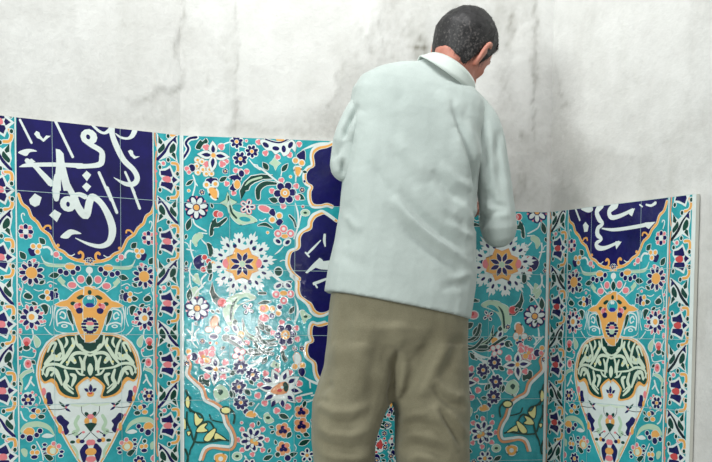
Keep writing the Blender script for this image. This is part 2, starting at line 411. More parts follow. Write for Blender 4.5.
for x, y in ((215, 150), (300, 215), (330, 120), (240, 180), (345, 205)): e.dt(x, y, 7, 'yellow')
# interior of the lower medallion
e.dt(433, 398, 20, 'orange', ry=17); e.dt(433, 390, 11, 'red')
e.lf(426, 384, 398, 366, 20, 'navy', 'white', 2); e.lf(433, 388, 433, 340, 24, 'navy', 'white', 2)
e = Pen('L', 15, 385, 6.0, 'V', 'medallion')
e.dt(172, 40, 14, 'pink', ry=24); e.sh([(188, 50), (212, 45), (218, 78), (228, 110), (200, 125), (188, 95)], 'navy'); e.dt(182, 96, 10, 'orange', ry=18)
e.ln([(200, 146), (255, 148), (300, 142)], 4, 'ink'); e.lf(300, 135, 262, 98, 16, 'green', None); e.lf(298, 128, 328, 116, 14, 'navy', None); e.lf(300, 140, 334, 160, 15, 'navy', None); e.dt(306, 134, 6, 'pink')
e.sh([(248, 195), (275, 180), (300, 205), (325, 225), (312, 250), (325, 280), (300, 300), (285, 250), (258, 222)], 'navy'); e.dt(270, 265, 13, 'orange', ry=26); e.dt(238, 196, 9, 'pink'); e.dt(286, 284, 9, 'pink')
e.ln([(380, 190), (362, 230), (378, 270), (350, 285), (372, 300)], 22, 'pale'); e.ln([(400, 285), (380, 300)], 6, 'ink'); e.dt(410, 283, 10, 'pink', ry=7)
e.ln([(340, 118), (400, 125), (445, 112)], 12, 'cream')
e.ln([(398, 130), (402, 165), (430, 195)], 3.5, 'ink'); e.ln([(450, 285), (405, 330)], 4, 'ink'); e.ln([(318, 300), (345, 292), (360, 285)], 3.5, 'ink')
e.dt(430, 175, 16, 'green', ry=11, a=.8); e.dt(452, 190, 20, 'pink', ry=16); e.dt(430, 216, 16, 'orange', ry=20); e.sh([(415, 235), (450, 225), (480, 235), (452, 282)], 'green', sm=False)
e.dt(380, 336, 15, 'orange', 'white', 3); e.dt(402, 338, 16, 'navy', ry=12); e.dt(345, 342, 16, 'green', ry=10); e.dt(372, 310, 9, 'navy')
e.dt(446, 345, 20, 'pink', ry=18); e.sh([(400, 375), (425, 352), (440, 380), (430, 430), (412, 470), (388, 405)], 'navy'); e.dt(450, 400, 30, 'orange', ry=22); e.dt(450, 445, 26, 'pink', ry=18); e.dt(452, 490, 26, 'navy', ry=20)
e.ln([(345, 365), (370, 400), (375, 440)], 16, 'pale')
# crown above the medallion
e = Pen('L', 15, 265, K, 'V', 'crown')
e.ln([(240, 380), (225, 300), (232, 240), (262, 215)], 8); e.sh([(245, 240), (320, 245), (345, 330), (362, 385), (240, 380), (228, 300)], 'turq', 'white', 4)
e.ln([(245, 350), (238, 300), (250, 262), (290, 250), (305, 262)], 9); e.ln([(262, 300), (285, 310), (290, 285), (270, 270), (258, 285)], 9); e.ln([(245, 340), (280, 330), (325, 345), (335, 375)], 9)
e.dt(285, 352, 20, 'white', ry=11); e.dt(285, 352, 11, 'turq', ry=5)
e.sh([(300, 265), (320, 262), (330, 300), (338, 345), (322, 330), (308, 300)], 'green', 'white', 4)
crown = [(228, 230), (262, 212), (300, 202), (318, 185), (345, 160), (380, 142), (405, 138), (430, 126), (436, 124), (460, 126), (470, 280), (460, 446), (436, 446), (412, 438), (390, 422), (372, 395), (352, 345), (340, 300), (322, 262), (300, 240), (262, 240)]
e.sh(crown, 'orange', 'white', 5, sm=False)
e.dt(432, 158, 10, 'green', ry=14); e.sh([(355, 188), (380, 172), (400, 178), (390, 190), (370, 200)], 'green'); e.dt(335, 222, 17, 'green', ry=12)
e.dt(358, 238, 18, 'pink', 'white', 3); e.sh([(350, 258), (370, 246), (390, 254), (386, 276), (362, 280)], 'navy'); e.dt(372, 228, 10, 'red')
e.dt(437, 210, 36, 'turq', 'white', 3, ry=34); e.dt(437, 232, 20, 'blue', ry=13); e.dt(437, 190, 10, 'white')
e.dt(440, 350, 44, 'cream', 'orange', 2, ry=48)
for a in range(12):
    t = a * PI / 6 + .26; e.dt(437 + 36 * math.cos(t), 350 + 38 * math.sin(t), 11, 'navy', ry=7, a=-t)
e.dt(437, 338, 18, 'pink', ry=11); e.dt(437, 365, 14, 'pale')

# cartouche above
cart = [(12, 0), (20, 25), (40, 78), (75, 108), (95, 155), (130, 188), (155, 228), (195, 258), (215, 295), (238, 335), (280, 358), (310, 384), (350, 403), (400, 414), (450, 428)]
e = Pen('L', 15, 190, K, 'V', 'cartouche')
e.sh([(9, -700)] + [(9, -5)] + cart + [(460, 428), (460, -700)], 'navy', sm=False)
e.ln(cart[1:], 15, 'orange', 'white', 2.5)
e.ln([(160, 228), (178, 208), (200, 208), (205, 222)], 11, 'orange'); e.ln([(350, 405), (385, 400), (392, 372), (378, 358), (368, 365)], 15, 'orange'); e.dt(248, 320, 10, 'orange'); e.dt(110, 165, 9, 'orange')
e.ln([(188, 240), (212, 240)], 4, 'blue')

# left inscription
e = Pen('L', 12, 112, 6.6, 'one', 'script')
e.ln([(52, 52), (128, 203)], 16, n=2); e.sh([(145, 145), (160, 125), (180, 135), (186, 155), (205, 178), (225, 155), (255, 158), (225, 182), (208, 198), (185, 180), (165, 172)], sm=False)
e.ln([(282, 52), (400, 296)], 19); e.sh([(40, 265), (85, 246), (130, 245), (165, 260), (120, 265), (95, 290), (60, 280)])
e.ln([(48, 362, 4), (90, 352, 24), (160, 348, 27), (290, 347, 28), (400, 352, 30), (462, 356, 36)], 26)
e.ln([(100, 322, 34), (145, 352, 30), (195, 405, 36), (255, 470, 46)], 34)
e.sh([(288, 243), (315, 248), (340, 275), (346, 330), (362, 400), (395, 520), (340, 520), (322, 440), (322, 520), (262, 520), (285, 420), (292, 330)], sm=False)
e.ln([(128, 318, 20), (152, 330, 4)], 12)
e = Pen('L', 82, 120, 6.6, 'one', 'script')
e.dt(45, 112, 58, ry=52); e.ln([(10, 130, 30), (60, 165, 34), (125, 205, 36), (132, 250, 42), (120, 290, 38), (60, 303, 30), (-30, 306, 32)], 34)
e.dt(40, 112, 14, 'navy', ry=17, a=-.4)
e.ln([(60, 25, 18), (110, 72, 18), (150, 86, 18), (190, 60, 30)], 18)
e.ln([(195, 45, 44), (200, 100, 38), (228, 175, 42), (275, 265, 40), (340, 330, 38), (364, 385, 38), (340, 422, 34), (280, 420, 26), (210, 380, 4)], 36)
e.ln([(222, 90, 8), (255, 115, 16), (300, 122, 16), (330, 105, 30), (348, 70, 36)], 16)
e.sh([(302, 205), (318, 196), (335, 205), (338, 225), (352, 240), (382, 240), (345, 258), (318, 235)], sm=False)
e.ln([(285, 345), (345, 480)], 17); e.ln([(112, 348), (192, 530)], 20)
e.sh([(0, 365), (30, 335), (60, 362), (32, 405)], sm=False); e.sh([(0, 440), (28, 412), (60, 438), (32, 475)], sm=False)
e = Pen('L', 12, 180, 6.6, 'one', 'script')
e.sh([(112, 130), (150, 88), (195, 115), (180, 165), (150, 178), (120, 160)], sm=False); e.sh([(245, 232), (280, 195), (325, 222), (295, 278)], sm=False)
e.ln([(300, -20), (290, 70), (292, 125)], 50, t1=.7); e.ln([(340, -20), (380, 60), (410, 110)], 40)
e.dt(370, 158, 56, ry=52); e.dt(369, 160, 13, 'navy', ry=17); e.ln([(395, 110, 30), (440, 95, 30), (480, 110, 36)], 30)
e.sh([(320, 372), (370, 330), (410, 330), (458, 355), (400, 360), (370, 385), (335, 385)])
e = Pen('L', 85, 190, K, 'one', 'script')
e.ln([(-60, 30, 30), (-40, 100, 44), (5, 148, 44), (25, 70, 44), (45, 40, 40), (95, 80, 36), (140, 160, 44), (158, 235, 46), (140, 300, 36), (90, 325, 26), (20, 312, 18), (-55, 278, 5)], 36)
e.ln([(128, -12), (183, 130)], 18); e.ln([(268, -20), (315, 106)], 17)
# right inscription
e = Pen('R', 567, 195, 6.16, 'one', 'script')
e.ln([(48, 70), (80, 155)], 13); e.sh([(88, 85), (150, 70), (160, 95), (135, 108), (108, 100)]); e.sh([(100, 185), (115, 165), (135, 190), (128, 225), (108, 228)], sm=False)
e.ln([(212, 62, 50), (185, 105, 34), (200, 150, 34), (222, 178, 20), (192, 205, 30), (190, 245, 34), (215, 272, 18), (182, 298, 26), (195, 325, 32), (240, 325, 24), (320, 290, 16)], 26); e.sh([(300, 285), (338, 288), (305, 335), (300, 310)], sm=False)
e.ln([(300, 62, 50), (262, 100, 34), (275, 138, 30), (330, 128, 26), (405, 92, 20)], 26); e.sh([(375, 95), (420, 82), (402, 132), (385, 120)], sm=False)
e.ln([(218, 206, 8), (290, 214, 20), (400, 200, 22), (505, 180, 24)], 20); e.sh([(480, 170), (548, 165), (505, 210), (490, 200)], sm=False)
e.ln([(450, 60), (465, 72)], 10); e.ln([(490, 60, 12), (520, 65, 16), (545, 50, 22)], 14)

# ================================================================== central panel
e = Pen('C', 180, 132, K, 'C2')
e.ln([(95, 30), (55, 38), (34, 65), (48, 95), (36, 125), (18, 150)], 14, 'navy', 'white', 8)
e.sh([(90, 90), (115, 48), (130, 55), (150, 38), (160, 60), (130, 78), (115, 100)], 'green', 'white', 4)
e.ln([(240, 75), (275, 62), (300, 55)], 8); e.ln([(380, 90), (340, 85), (340, 110)], 6)
e.ln([(400, 160, 6), (430, 195, 9), (462, 215, 12)], 9); e.ln([(420, 185), (445, 192)], 6); e.ln([(75, 250), (88, 300), (72, 370)], 8); e.ln([(85, 285), (100, 310)], 7)
e.frill([(150, 88), (238, 85), (262, 168), (150, 185), (245, 185)], 20)
for x, y in ((100, 160), (95, 195), (102, 232), (130, 215), (150, 240), (180, 240), (125, 170), (170, 215)): e.dt(x, y, 17, 'white', 'orange', 2); e.dt(x + 2, y + 2, 9, 'orange')
def bloom(e, x, y, k=1.):
    for a, l in ((PI / 2 + .05, 85), (PI - .08, 95), (-.1, 95), (-PI / 2 - .1, 100)):
        X, Y = x + math.cos(a) * l * k, y - math.sin(a) * l * k
        e.lf(x, y, X, Y, 52 * k, 'white', 'ink', 1.5); e.lf(x + (X - x) * .15, y + (Y - y) * .15, x + (X - x) * .74, y + (Y - y) * .74, 24 * k, 'navy', None)
    e.dt(x, y, 14 * k, 'orange', 'white', 3)
bloom(e, 193, 135)
e.dt(68, 208, 20, 'navy', 'white', 4, ry=22); e.dt(40, 212, 14, 'pink', 'white', 4); e.dt(52, 232, 11, 'pink', 'white', 4)
e.sh([(150, 285), (160, 268), (210, 268), (215, 285), (182, 300)], 'navy', 'white', 4)
e.sh([(165, 330), (190, 320), (215, 345), (210, 385), (185, 375)], 'orange', 'white', 9); e.dt(153, 305, 12, 'orange', 'white', 10); e.dt(204, 300, 12, 'orange', 'white', 10)
e.lf(35, 308, 78, 275, 20)
def star(e, x, y, r, n=7, rot=.2): 
    e.fl(x, y, r * 1.08, n, 'pink', 'orange', 14, None, 0, rot=rot + PI / n, pw=r * .35)
    e.fl(x, y, r, n, 'white', 'orange', r * .26, 'navy', 9, rot=rot, pw=r * .42)
star(e, 95, 436, 64)
def small(e, x, y, r=36, n=7, b='white'): e.fl(x, y, r, n, 'navy', 'orange', 10, 'white', 5, rot=.3, pw=r * .5, back=b, rb=r * .9)
for q in ((327, 56, 38), (348, 155, 42), (415, 112, 38)): small(e, *q)
e.lf(228, 285, 272, 258, 26)
e.frill([(322, 222), (385, 228), (270, 298), (310, 352), (350, 228)], 16)
e.sh([(280, 262), (315, 248), (352, 258), (345, 290), (325, 335), (285, 330), (305, 300), (310, 278)], 'navy', 'white', 5); e.dt(330, 303, 18, 'orange', 'white', 4, ry=26); e.dt(355, 240, 16, 'navy', 'white', 4, ry=20)
e.sh([(352, 388), (345, 340), (372, 290), (410, 255), (470, 245), (535, 250), (535, 270), (480, 272), (430, 292), (405, 310), (395, 335), (375, 340)], 'green', 'white', 5, sm=False)
e.ln([(375, 310), (410, 280), (470, 262)], 12, 'pale', t0=.3)
e.sh([(275, 345), (292, 385), (330, 405), (300, 425), (285, 450), (262, 425), (230, 410), (262, 392)], 'pale', 'green', 3, sm=False); e.ln([(278, 370), (282, 440)], 9, 'green')
e.fl(390, 432, 44, 5, 'white', 'navy', 8, 'pink', 4, pw=26, inner='navy')
e = Pen('C', 255, 132, K, 'C2')
e.frill([(60, 122), (130, 145), (200, 132), (255, 70), (20, 58)], 17)
e.sh([(30, 60), (45, 42), (95, 62), (140, 70), (190, 55), (215, 45), (238, 75), (232, 115), (210, 95), (195, 125), (165, 140), (145, 115), (118, 130), (95, 108), (65, 105)], 'white', 'ink', 1.5)
for x, y, a in ((62, 75, -.6), (120, 95, -.1), (166, 98, .3), (205, 75, .9)): e.dt(x, y, 21, 'navy', ry=13, a=-a - 1.2 if a > 0 else a)
e.ln([(60, 42), (110, 58), (150, 60), (195, 40)], 9, 'navy', 'white', 4); e.dt(145, 44, 26, 'orange', ry=10)
e.sh([(82, 180), (100, 165), (112, 145), (128, 165), (150, 180), (130, 195), (118, 222), (108, 195)], 'pale', 'white', 2, sm=False)
e.ln([(0, 200, 8), (40, 215, 12), (90, 255, 12), (135, 290, 8)], 10); e.ln([(20, 205), (12, 190)], 6)
e.lf(75, 218, 45, 175, 32); e.lf(155, 228, 190, 182, 28); e.ln([(155, 228), (150, 255)], 6)
e.ln([(270, 105, 4), (330, 80, 14), (380, 65, 10), (442, 62, 4)], 10)
e.sh([(240, 140), (268, 112), (288, 112), (285, 168)], 'navy', 'white', 3); e.sh([(230, 205), (262, 205), (262, 235), (245, 255), (232, 230)], 'orange', 'white', 8); e.dt(234, 165, 15, 'orange', 'white', 6); e.dt(270, 178, 15, 'orange', 'white', 6)
e.ln([(236, 255), (235, 285)], 8)
e.lf(132, 400, 80, 385, 34); e.lf(240, 362, 288, 390, 34)
def navyflower(e, x, y, r=66):
    e.frill([(x + math.cos(a) * r * 1.15, y + math.sin(a) * r * 1.15) for a in (-1.85, -.55, .35, 1.7, 3.3)], 17)
    e.fl(x, y, r, 6, 'navy', 'orange', 27, 'white', 4, rot=.1, pw=r * .62); e.dt(x, y, 13, 'white'); e.dt(x, y, 6, 'peach')
navyflower(e, 173, 352)
e.ln([(120, 298, 14), (60, 298, 26), (20, 330, 30), (18, 382, 22)], 26, 'green', 'white', 4)
e.dt(40, 440, 18, 'pink', 'white', 6, ry=12); e.dt(74, 445, 14, 'pink', 'white', 6, ry=10)
e = Pen('C', 180, 205, K, 'C2')
e.lf(40, 145, 62, 75, 32); e.ln([(75, 82), (90, 115), (150, 150)], 9); e.ln([(110, 160), (155, 165)], 7)
e.sh([(70, 205), (85, 172), (122, 160), (132, 185), (105, 205), (95, 240), (80, 225)], 'pale', 'white', 2)
e.ln([(62, 205), (60, 250), (78, 310)], 9); e.ln([(40, 255), (75, 262)], 8); e.ln([(125, 200, 5), (150, 225, 10), (200, 260, 12), (268, 305, 6)], 9)
e.sh([(155, 222), (175, 225), (190, 258), (188, 290), (170, 298), (165, 265)], 'green', 'white', 4)
e.sh([(78, 318), (100, 295), (128, 290), (140, 330), (130, 372), (100, 370), (82, 345)], 'navy', 'white', 3)
for q in ((142, 302), (165, 325), (135, 372), (162, 362)): e.dt(q[0], q[1], 15, 'red', 'white', 4)
e.dt(190, 345, 15, 'orange', 'white', 6, ry=20); e.dt(130, 325, 8, 'white')
e.sh([(172, 175), (178, 115), (205, 75), (215, 105), (265, 72), (268, 88), (225, 125), (195, 130), (190, 170)], 'green', 'white', 4); e.dt(212, 52, 20, 'red', 'white', 4); e.dt(232, 55, 16, 'pink', 'white', 3)
e.sh([(285, -30), (298, 10), (325, 40), (400, 58), (445, 92), (400, 105), (345, 112), (298, 72), (278, 20)], 'pale', 'white', 3); e.dt(375, 82, 34, 'turq', ry=14, a=-.15); e.ln([(288, 5), (300, 45), (325, 75)], 12, 'green')
e.ln([(170, 385), (180, 400), (172, 430)], 14, 'green', 'white', 4)
e = Pen('C', 255, 205, K, 'C2')
e.dt(55, 22, 36, 'pink', 'white', 6, ry=18, a=-.3); e.sh([(80, 45), (100, 20), (118, 45), (108, 65)], 'navy', 'white', 3); e.dt(100, 85, 15, 'orange', 'white', 7); e.dt(140, 62, 15, 'orange', 'white', 7); e.sh([(120, 100), (140, 80), (162, 95), (140, 120)], 'navy', 'white', 2)
e.ln([(18, 118, 6), (60, 112, 20), (100, 135, 5)], 16, 'green', 'white', 3); e.ln([(200, 62), (225, 90), (235, 125)], 12, 'green', 'white', 3)
for q in ((133, 165), (165, 138), (205, 165)): e.dt(q[0], q[1], 21, 'pink', 'white', 4); e.dt(q[0], q[1], 10, 'white')
e.dt(172, 180, 20, 'orange', 'white', 3, ry=12)
for x, y, a in ((130, 210, .6), (185, 215, -.7)): e.dt(x, y, 28, 'white', ry=20, a=-a); e.dt(x + 3, y, 16, 'navy', ry=11, a=-a)
e.ln([(165, 238, 4), (140, 265, 9), (115, 285, 4)], 8); e.ln([(232, -10, 6), (248, 50, 10), (248, 120, 10), (225, 195, 8)], 10); e.ln([(265, 60), (250, 130)], 8)
e.dt(290, 45, 30, 'white', ry=22); e.dt(290, 45, 26, 'pale', ry=18); e.dt(290, 45, 11, 'green', ry=7)
e.dt(135, 385, 22, 'green', 'white', 6, ry=25); e.ln([(60, 385), (110, 405), (150, 440), (180, 450)], 12); e.lf(150, 470, 215, 440, 30, 'navy')
# rosettes: left and right stand a little differently
def rosette(px, py, part):
    k = 5.775; r = Pen('C', px - 365 / k, py - 345 / k, k, 'one', part)
    X, Y = 365, 345
    n = 12
    for i in range(n):
        a = 2 * PI * i / n + .13; ca, sa = math.cos(a), math.sin(a)
        def q(d, s_): return (X + ca * d - sa * s_, Y - sa * d - ca * s_)
        L = (205, 185)[i % 2]
        r.sh([q(60, -24), q(118, -20), q(134, -38), q(152, -34), q(146, -16), q(166, -27), q(184, -20), q(172, -8), q(L, 0), q(172, 8), q(184, 20), q(166, 27), q(146, 16), q(152, 34), q(134, 38), q(118, 20), q(60, 24)], 'white', sm=False)
    r.dt(X, Y, 116, 'white')
    for i in range(n):
        a = 2 * PI * i / n + .13; ca, sa = math.cos(a), math.sin(a)
        r.dt(X + ca * 136, Y - sa * 136, 15, 'navy', ry=8, a=a)
        a += PI / n; ca, sa = math.cos(a), math.sin(a)
        r.dt(X + ca * 152, Y - sa * 152, 9 , 'turq', ry=6, a=a); 
        if i % 2: r.dt(X + ca * 112, Y - sa * 112, 12, 'navy')
    for sx in (-1, 1): r.dt(X + sx * 90, Y - 4, 24, 'pink', 'white', 3, ry=28)
    pts = []
    for i in range(16):
        a = 2 * PI * i / 16 + PI / 8 * 0; d = 98 if i % 2 == 0 else 74
        pts.append((X + d * math.cos(a + PI / 8), Y - d * math.sin(a + PI / 8)))
    r.sh(pts, 'orange', 'peach', 5, sm=False)
    for i in range(8):
        a = 2 * PI * i / 8 + PI / 8; r.lf(X + 18 * math.cos(a), Y - 18 * math.sin(a), X + 72 * math.cos(a), Y - 72 * math.sin(a), 26, 'navy', 'white', 2)
    r.dt(X, Y, 17, 'pale', 'white', 2)
rosette(242.2, 264.0, 'rosette0'); rosette(501.8, 264.6, 'rosette1')

# lower field, measured on the left half
e = Pen('C', 180, 275, K, 'C2')
e.ln([(55, -5), (62, 60), (85, 95), (120, 110)], 8); e.ln([(60, 40), (42, 70)], 7); e.ln([(150, 40, 5), (120, 70, 9), (60, 150, 4)], 8)
e.sh([(75, 75), (100, 70), (108, 105), (92, 140), (75, 125), (60, 95)], 'pale', 'white', 3)
e.ln([(75, 320), (68, 380), (100, 420)], 8); e.ln([(40, 375), (70, 378), (100, 375)], 8); e.lf(45, 190, 60, 130, 26); e.lf(130, 160, 100, 120, 22)
e = Pen('C', 470, 260, K, 'C2')                             # read on the right half, mirrored
star(e, 373, 325, 62)
e.sh([(262, 380), (282, 365), (305, 400), (295, 428), (270, 425)], 'peach', 'white', 8); e.dt(265, 440, 16, 'white', 'peach', 3, ry=20); e.dt(312, 440, 18, 'white', 'peach', 3, ry=16); e.dt(285, 478, 22, 'navy', 'white', 5, ry=14)
e.sh([(65, 262), (105, 235), (160, 238), (180, 250), (222, 275), (238, 340), (225, 385), (205, 418), (185, 400), (182, 355), (160, 310), (120, 285)], 'pale', 'white', 3); e.sh([(95, 270), (120, 258), (150, 272), (168, 300), (140, 292), (115, 280)], 'turq'); e.ln([(165, 268), (190, 310), (198, 390)], 13, 'green', t0=.3)
e.sh([(225, 318), (232, 270), (262, 262), (285, 235), (298, 178), (308, 235), (290, 285), (258, 318)], 'green', 'white', 4, sm=False); e.dt(245, 290, 20, 'red', 'pink', 4)
e.lf(415, 285, 412, 218, 32); e.ln([(345, 205, 8), (375, 230, 9), (398, 275, 5)], 8); e.ln([(330, 138), (352, 165), (355, 195)], 9)
e.sh([(358, 190), (368, 160), (375, 135), (395, 150), (398, 172), (375, 190)], 'pale', 'white', 2); e.ln([(408, 80), (415, 130), (385, 165)], 8)
e.sh([(302, 130), (300, 95), (312, 68), (325, 100), (322, 128)], 'green', 'white', 4)
e.dt(20, 318, 28, 'orange', 'white', 5, ry=22); e.dt(25, 318, 14, 'red')
e.fl(105, 322, 36, 4, 'white', 'pink', 7, 'ink', 1.5, rot=.6, pw=22, inner='navy'); e.lf(25, 430, 48, 385, 28)
e.ln([(15, 235), (48, 235)], 13, 'green', 'white', 3)
e = Pen('C', 466, 320, K, 'C2')
e.ln([(-40, 140, 10), (40, 158, 14), (100, 140, 26), (142, 105, 20), (158, 35, 4)], 18, 'green', 'white', 3); e.ln([(80, 148), (130, 118), (148, 80)], 8, 'pale')
e.ln([(-40, 120), (30, 110), (60, 80)], 9, 'green'); e.lf(45, 95, 72, 32, 32)
for x, y, a in ((195, 85, -1.1), (205, 140, -.3), (170, 165, .7)): e.dt(x, y, 32, 'white', 'ink', 1.5, ry=19, a=-a); e.dt(x + 2, y, 17, 'navy', ry=9, a=-a)
e.dt(165, 120, 20, 'orange', 'white', 4); e.dt(132, 165, 16, 'pink', 'white', 3); e.lf(195, 65, 200, 35, 26); e.dt(243, 138, 21, 'green', 'white', 4, ry=19)
e.ln([(20, 165), (80, 205), (140, 220)], 8); e.ln([(80, 205), (100, 250)], 8); e.ln([(110, 240), (150, 290), (175, 330)], 7); e.ln([(210, 352), (245, 358), (290, 380)], 7); e.ln([(70, 368), (150, 370)], 7)
e.lf(42, 190, 62, 232, 32); e.ln([(385, 90), (405, 115), (400, 150)], 8); e.ln([(420, 60), (422, 110), (445, 95)], 8); e.ln([(385, 175), (400, 150), (440, 105)], 5)
e = Pen('C', 180, 335, K, 'C2')
e.sh([(110, 245), (130, 232), (145, 255), (170, 262), (165, 295), (140, 285), (115, 290)], 'green', 'white', 4)
e.frill([(262, 158), (155, 238), (250, 240), (165, 150), (140, 175)], 20)
e.frill([(150, 100), (125, 110), (185, 85), (100, 145), (130, 150), (185, 110)], 21); e.dt(155, 145, 17, 'orange', 'white', 3); e.dt(135, 125, 12, 'orange')
bloom(e, 206, 196, .98)
e.dt(80, 125, 22, 'navy', 'white', 4); e.dt(50, 95, 14, 'orange', 'white', 4); e.dt(55, 125, 13, 'pink', 'white', 4)
for q in ((350, 185, 44), (420, 230, 42), (340, 300, 44), (352, 390, 44)): small(e, *q, 8)
e.sh([(198, 330), (235, 295), (265, 315), (285, 350), (245, 375), (215, 385), (210, 350)], 'pale', 'white', 4); e.sh([(215, 335), (240, 312), (255, 325), (235, 350)], 'green')
e.lf(290, 230, 325, 205, 26); e.lf(295, 320, 318, 362, 24); e.lf(368, 312, 410, 345, 34); e.lf(400, 262, 425, 285, 20); e.lf(395, 400, 430, 395, 22)
e.ln([(360, 230), (355, 260)], 6); e.ln([(245, 250), (290, 300)], 5); e.ln([(400, 310), (430, 315), (462, 300)], 7); e.ln([(410, 160, 5), (440, 150, 14), (470, 135, 18)], 12)
e.ln([(280, 30), (330, 60), (390, 100), (440, 110), (500, 90)], 17, 'green', 'white', 3); e.ln([(340, 0), (380, 50), (430, 85), (480, 82)], 9, 'green'); e.fl(340, 110, 38, 4, 'white', 'navy', 9, 'pink', 4, pw=26, rot=.5)
# big white flower with a paisley heart
e = Pen('C', 250, 335, K, 'C2')
X, Y = 178, 305
pet = [(100, 260), (150, 240), (200, 240), (240, 265), (258, 320), (232, 365), (188, 395), (135, 395), (112, 358), (100, 305)]
e.frill([(90, 222), (158, 202), (230, 217), (285, 280), (282, 370), (218, 415), (155, 437), (85, 392), (45, 350), (60, 290)], 19)
for x, y in pet:
    a = math.atan2(y - Y, x - X); e.lf(X + math.cos(a) * 20, Y + math.sin(a) * 20, X + math.cos(a) * 128, Y + math.sin(a) * (118 if abs(math.sin(a)) > .3 else 128), 58, 'white', 'ink', 1.5)
e.dt(X, Y, 70, 'white')
for x, y in pet:
    a = math.atan2(y - Y, x - X); l = 1.35 if x < 115 else 1; e.lf(x - math.cos(a) * 22 * l, y - math.sin(a) * 20, x + math.cos(a) * 26 * l, y + math.sin(a) * 24, 25, 'navy', None)
e.sh([(118, 325), (150, 290), (200, 268), (222, 290), (218, 325), (190, 342), (150, 342)], 'peach', 'white', 4); e.sh([(190, 285), (205, 270), (222, 295), (215, 325), (198, 322)], 'green'); e.dt(170, 320, 15, 'red', ry=9); e.dt(185, 302, 9, 'white')
e.sh([(255, 150), (252, 118), (270, 102), (290, 118), (292, 150), (275, 168)], 'white', 'peach', 4); e.dt(260, 182, 16, 'orange', 'white', 6); e.dt(302, 176, 16, 'orange', 'white', 6); e.sh([(280, 200), (305, 190), (318, 215), (302, 240), (285, 225)], 'navy', 'white', 3)
e.sh([(180, 100), (192, 92), (200, 118), (215, 140), (205, 155), (188, 140)], 'green', 'white', 4)
e.sh([(120, 178), (140, 150), (148, 160), (172, 168), (165, 190), (148, 185)], 'pale', 'white', 4); e.dt(150, 172, 8, 'green')
e.ln([(310, 240, 5), (350, 265, 13), (400, 285, 16)], 12); e.ln([(345, 270), (348, 305)], 8); e.ln([(355, 350), (400, 345), (360, 375), (320, 390)], 9)
e.ln([(40, -5), (58, 40), (100, 55), (150, 52)], 16, 'green', 'white', 3); e.ln([(0, 180, 20), (40, 165, 10), (90, 130, 8)], 14)
e.lf(70, 165, 100, 125, 24); e.ln([(0, 90, 24), (80, 92, 16), (130, 80, 5)], 18, 'green', 'white', 3)
e = Pen('C', 255, 275, K, 'C2')
for x, y, a in ((133, 62, .6), (188, 60, -.6)): e.dt(x, y, 29, 'white', ry=21, a=a); e.dt(x + 3, y, 18, 'navy', ry=10, a=a)
for q in ((122, 112), (205, 110), (166, 148)): e.dt(q[0], q[1], 21, 'pink', 'white', 4); e.dt(q[0], q[1], 9, 'white')
e.dt(165, 105, 22, 'orange', 'white', 3, ry=14); e.ln([(90, -5), (130, 25), (160, 42)], 8)
e.dt(100, 195, 15, 'orange', 'white', 6); e.dt(135, 220, 15, 'orange', 'white', 6); e.dt(142, 184, 14, 'navy', 'white', 5); e.dt(97, 235, 15, 'navy', 'white', 5); e.dt(52, 247, 28, 'pink', 'white', 6, ry=22); e.dt(60, 240, 12, 'red')
e.ln([(22, 165, 6), (55, 158, 22), (92, 155, 5)], 18, 'green', 'white', 3); e.lf(200, 222, 228, 180, 26)
e.sh([(262, 210), (280, 205), (300, 225), (325, 240), (300, 255), (285, 278), (272, 250)], 'pale', 'white', 4); e.dt(292, 240, 12, 'green', ry=8)
e.ln([(228, 130, 5), (245, 180, 11), (245, 230, 13), (228, 280, 8)], 11); e.ln([(245, 225), (262, 205)], 7)
e.lf(55, 295, 105, 330, 34); navyflower(e, 175, 345, 64)
e.ln([(12, 305, 18), (25, 355, 18), (60, 392, 16), (120, 400, 8)], 16, 'green', 'white', 3); e.ln([(-5, 390), (40, 440), (100, 455)], 16, 'green', 'white', 3)
# pansies and lower flowers
e = Pen('C', 260, 380, K, 'C2')
for x, y, r in ((240, 183, 34), (240, 262, 38), (132, 290, 36), (135, 395, 34)):
    for a in range(5): e.dt(x + math.cos(a * 1.257 + x) * r * .72, y + math.sin(a * 1.257 + x) * r * .72, r * .5, 'peach', 'white', 4)
    e.dt(x, y, r * .85, 'peach')
    for a in range(3): e.dt(x + math.cos(a * 2.09 + .5) * r * .38, y + math.sin(a * 2.09 + .5) * r * .38, r * .36, 'navy')
    e.dt(x + 12, y - 14, 7, 'pink')
e.lf(110, 200, 168, 222, 30); e.lf(180, 300, 155, 335, 26); e.lf(250, 310, 285, 322, 26); e.lf(225, 375, 290, 345, 30); e.ln([(190, 205), (165, 240)], 7); e.lf(262, 120, 250, 160, 22)
e.sh([(22, 205), (45, 190), (62, 215), (80, 235), (50, 250), (30, 240)], 'pale', 'white', 4); e.dt(46, 218, 13, 'green', ry=9)
e.lf(20, 460, 75, 435, 28); e.lf(165, 440, 215, 420, 26); e.dt(160, 450, 18, 'navy', 'white', 4); e.dt(102, 430, 14, 'green', 'white', 4)
e.fl(272, 435, 44, 5, 'white', 'orange', 10, 'ink', 1.5, rot=.3, pw=30, inner='navy'); e.ln([(235, 90), (300, 75)], 10)
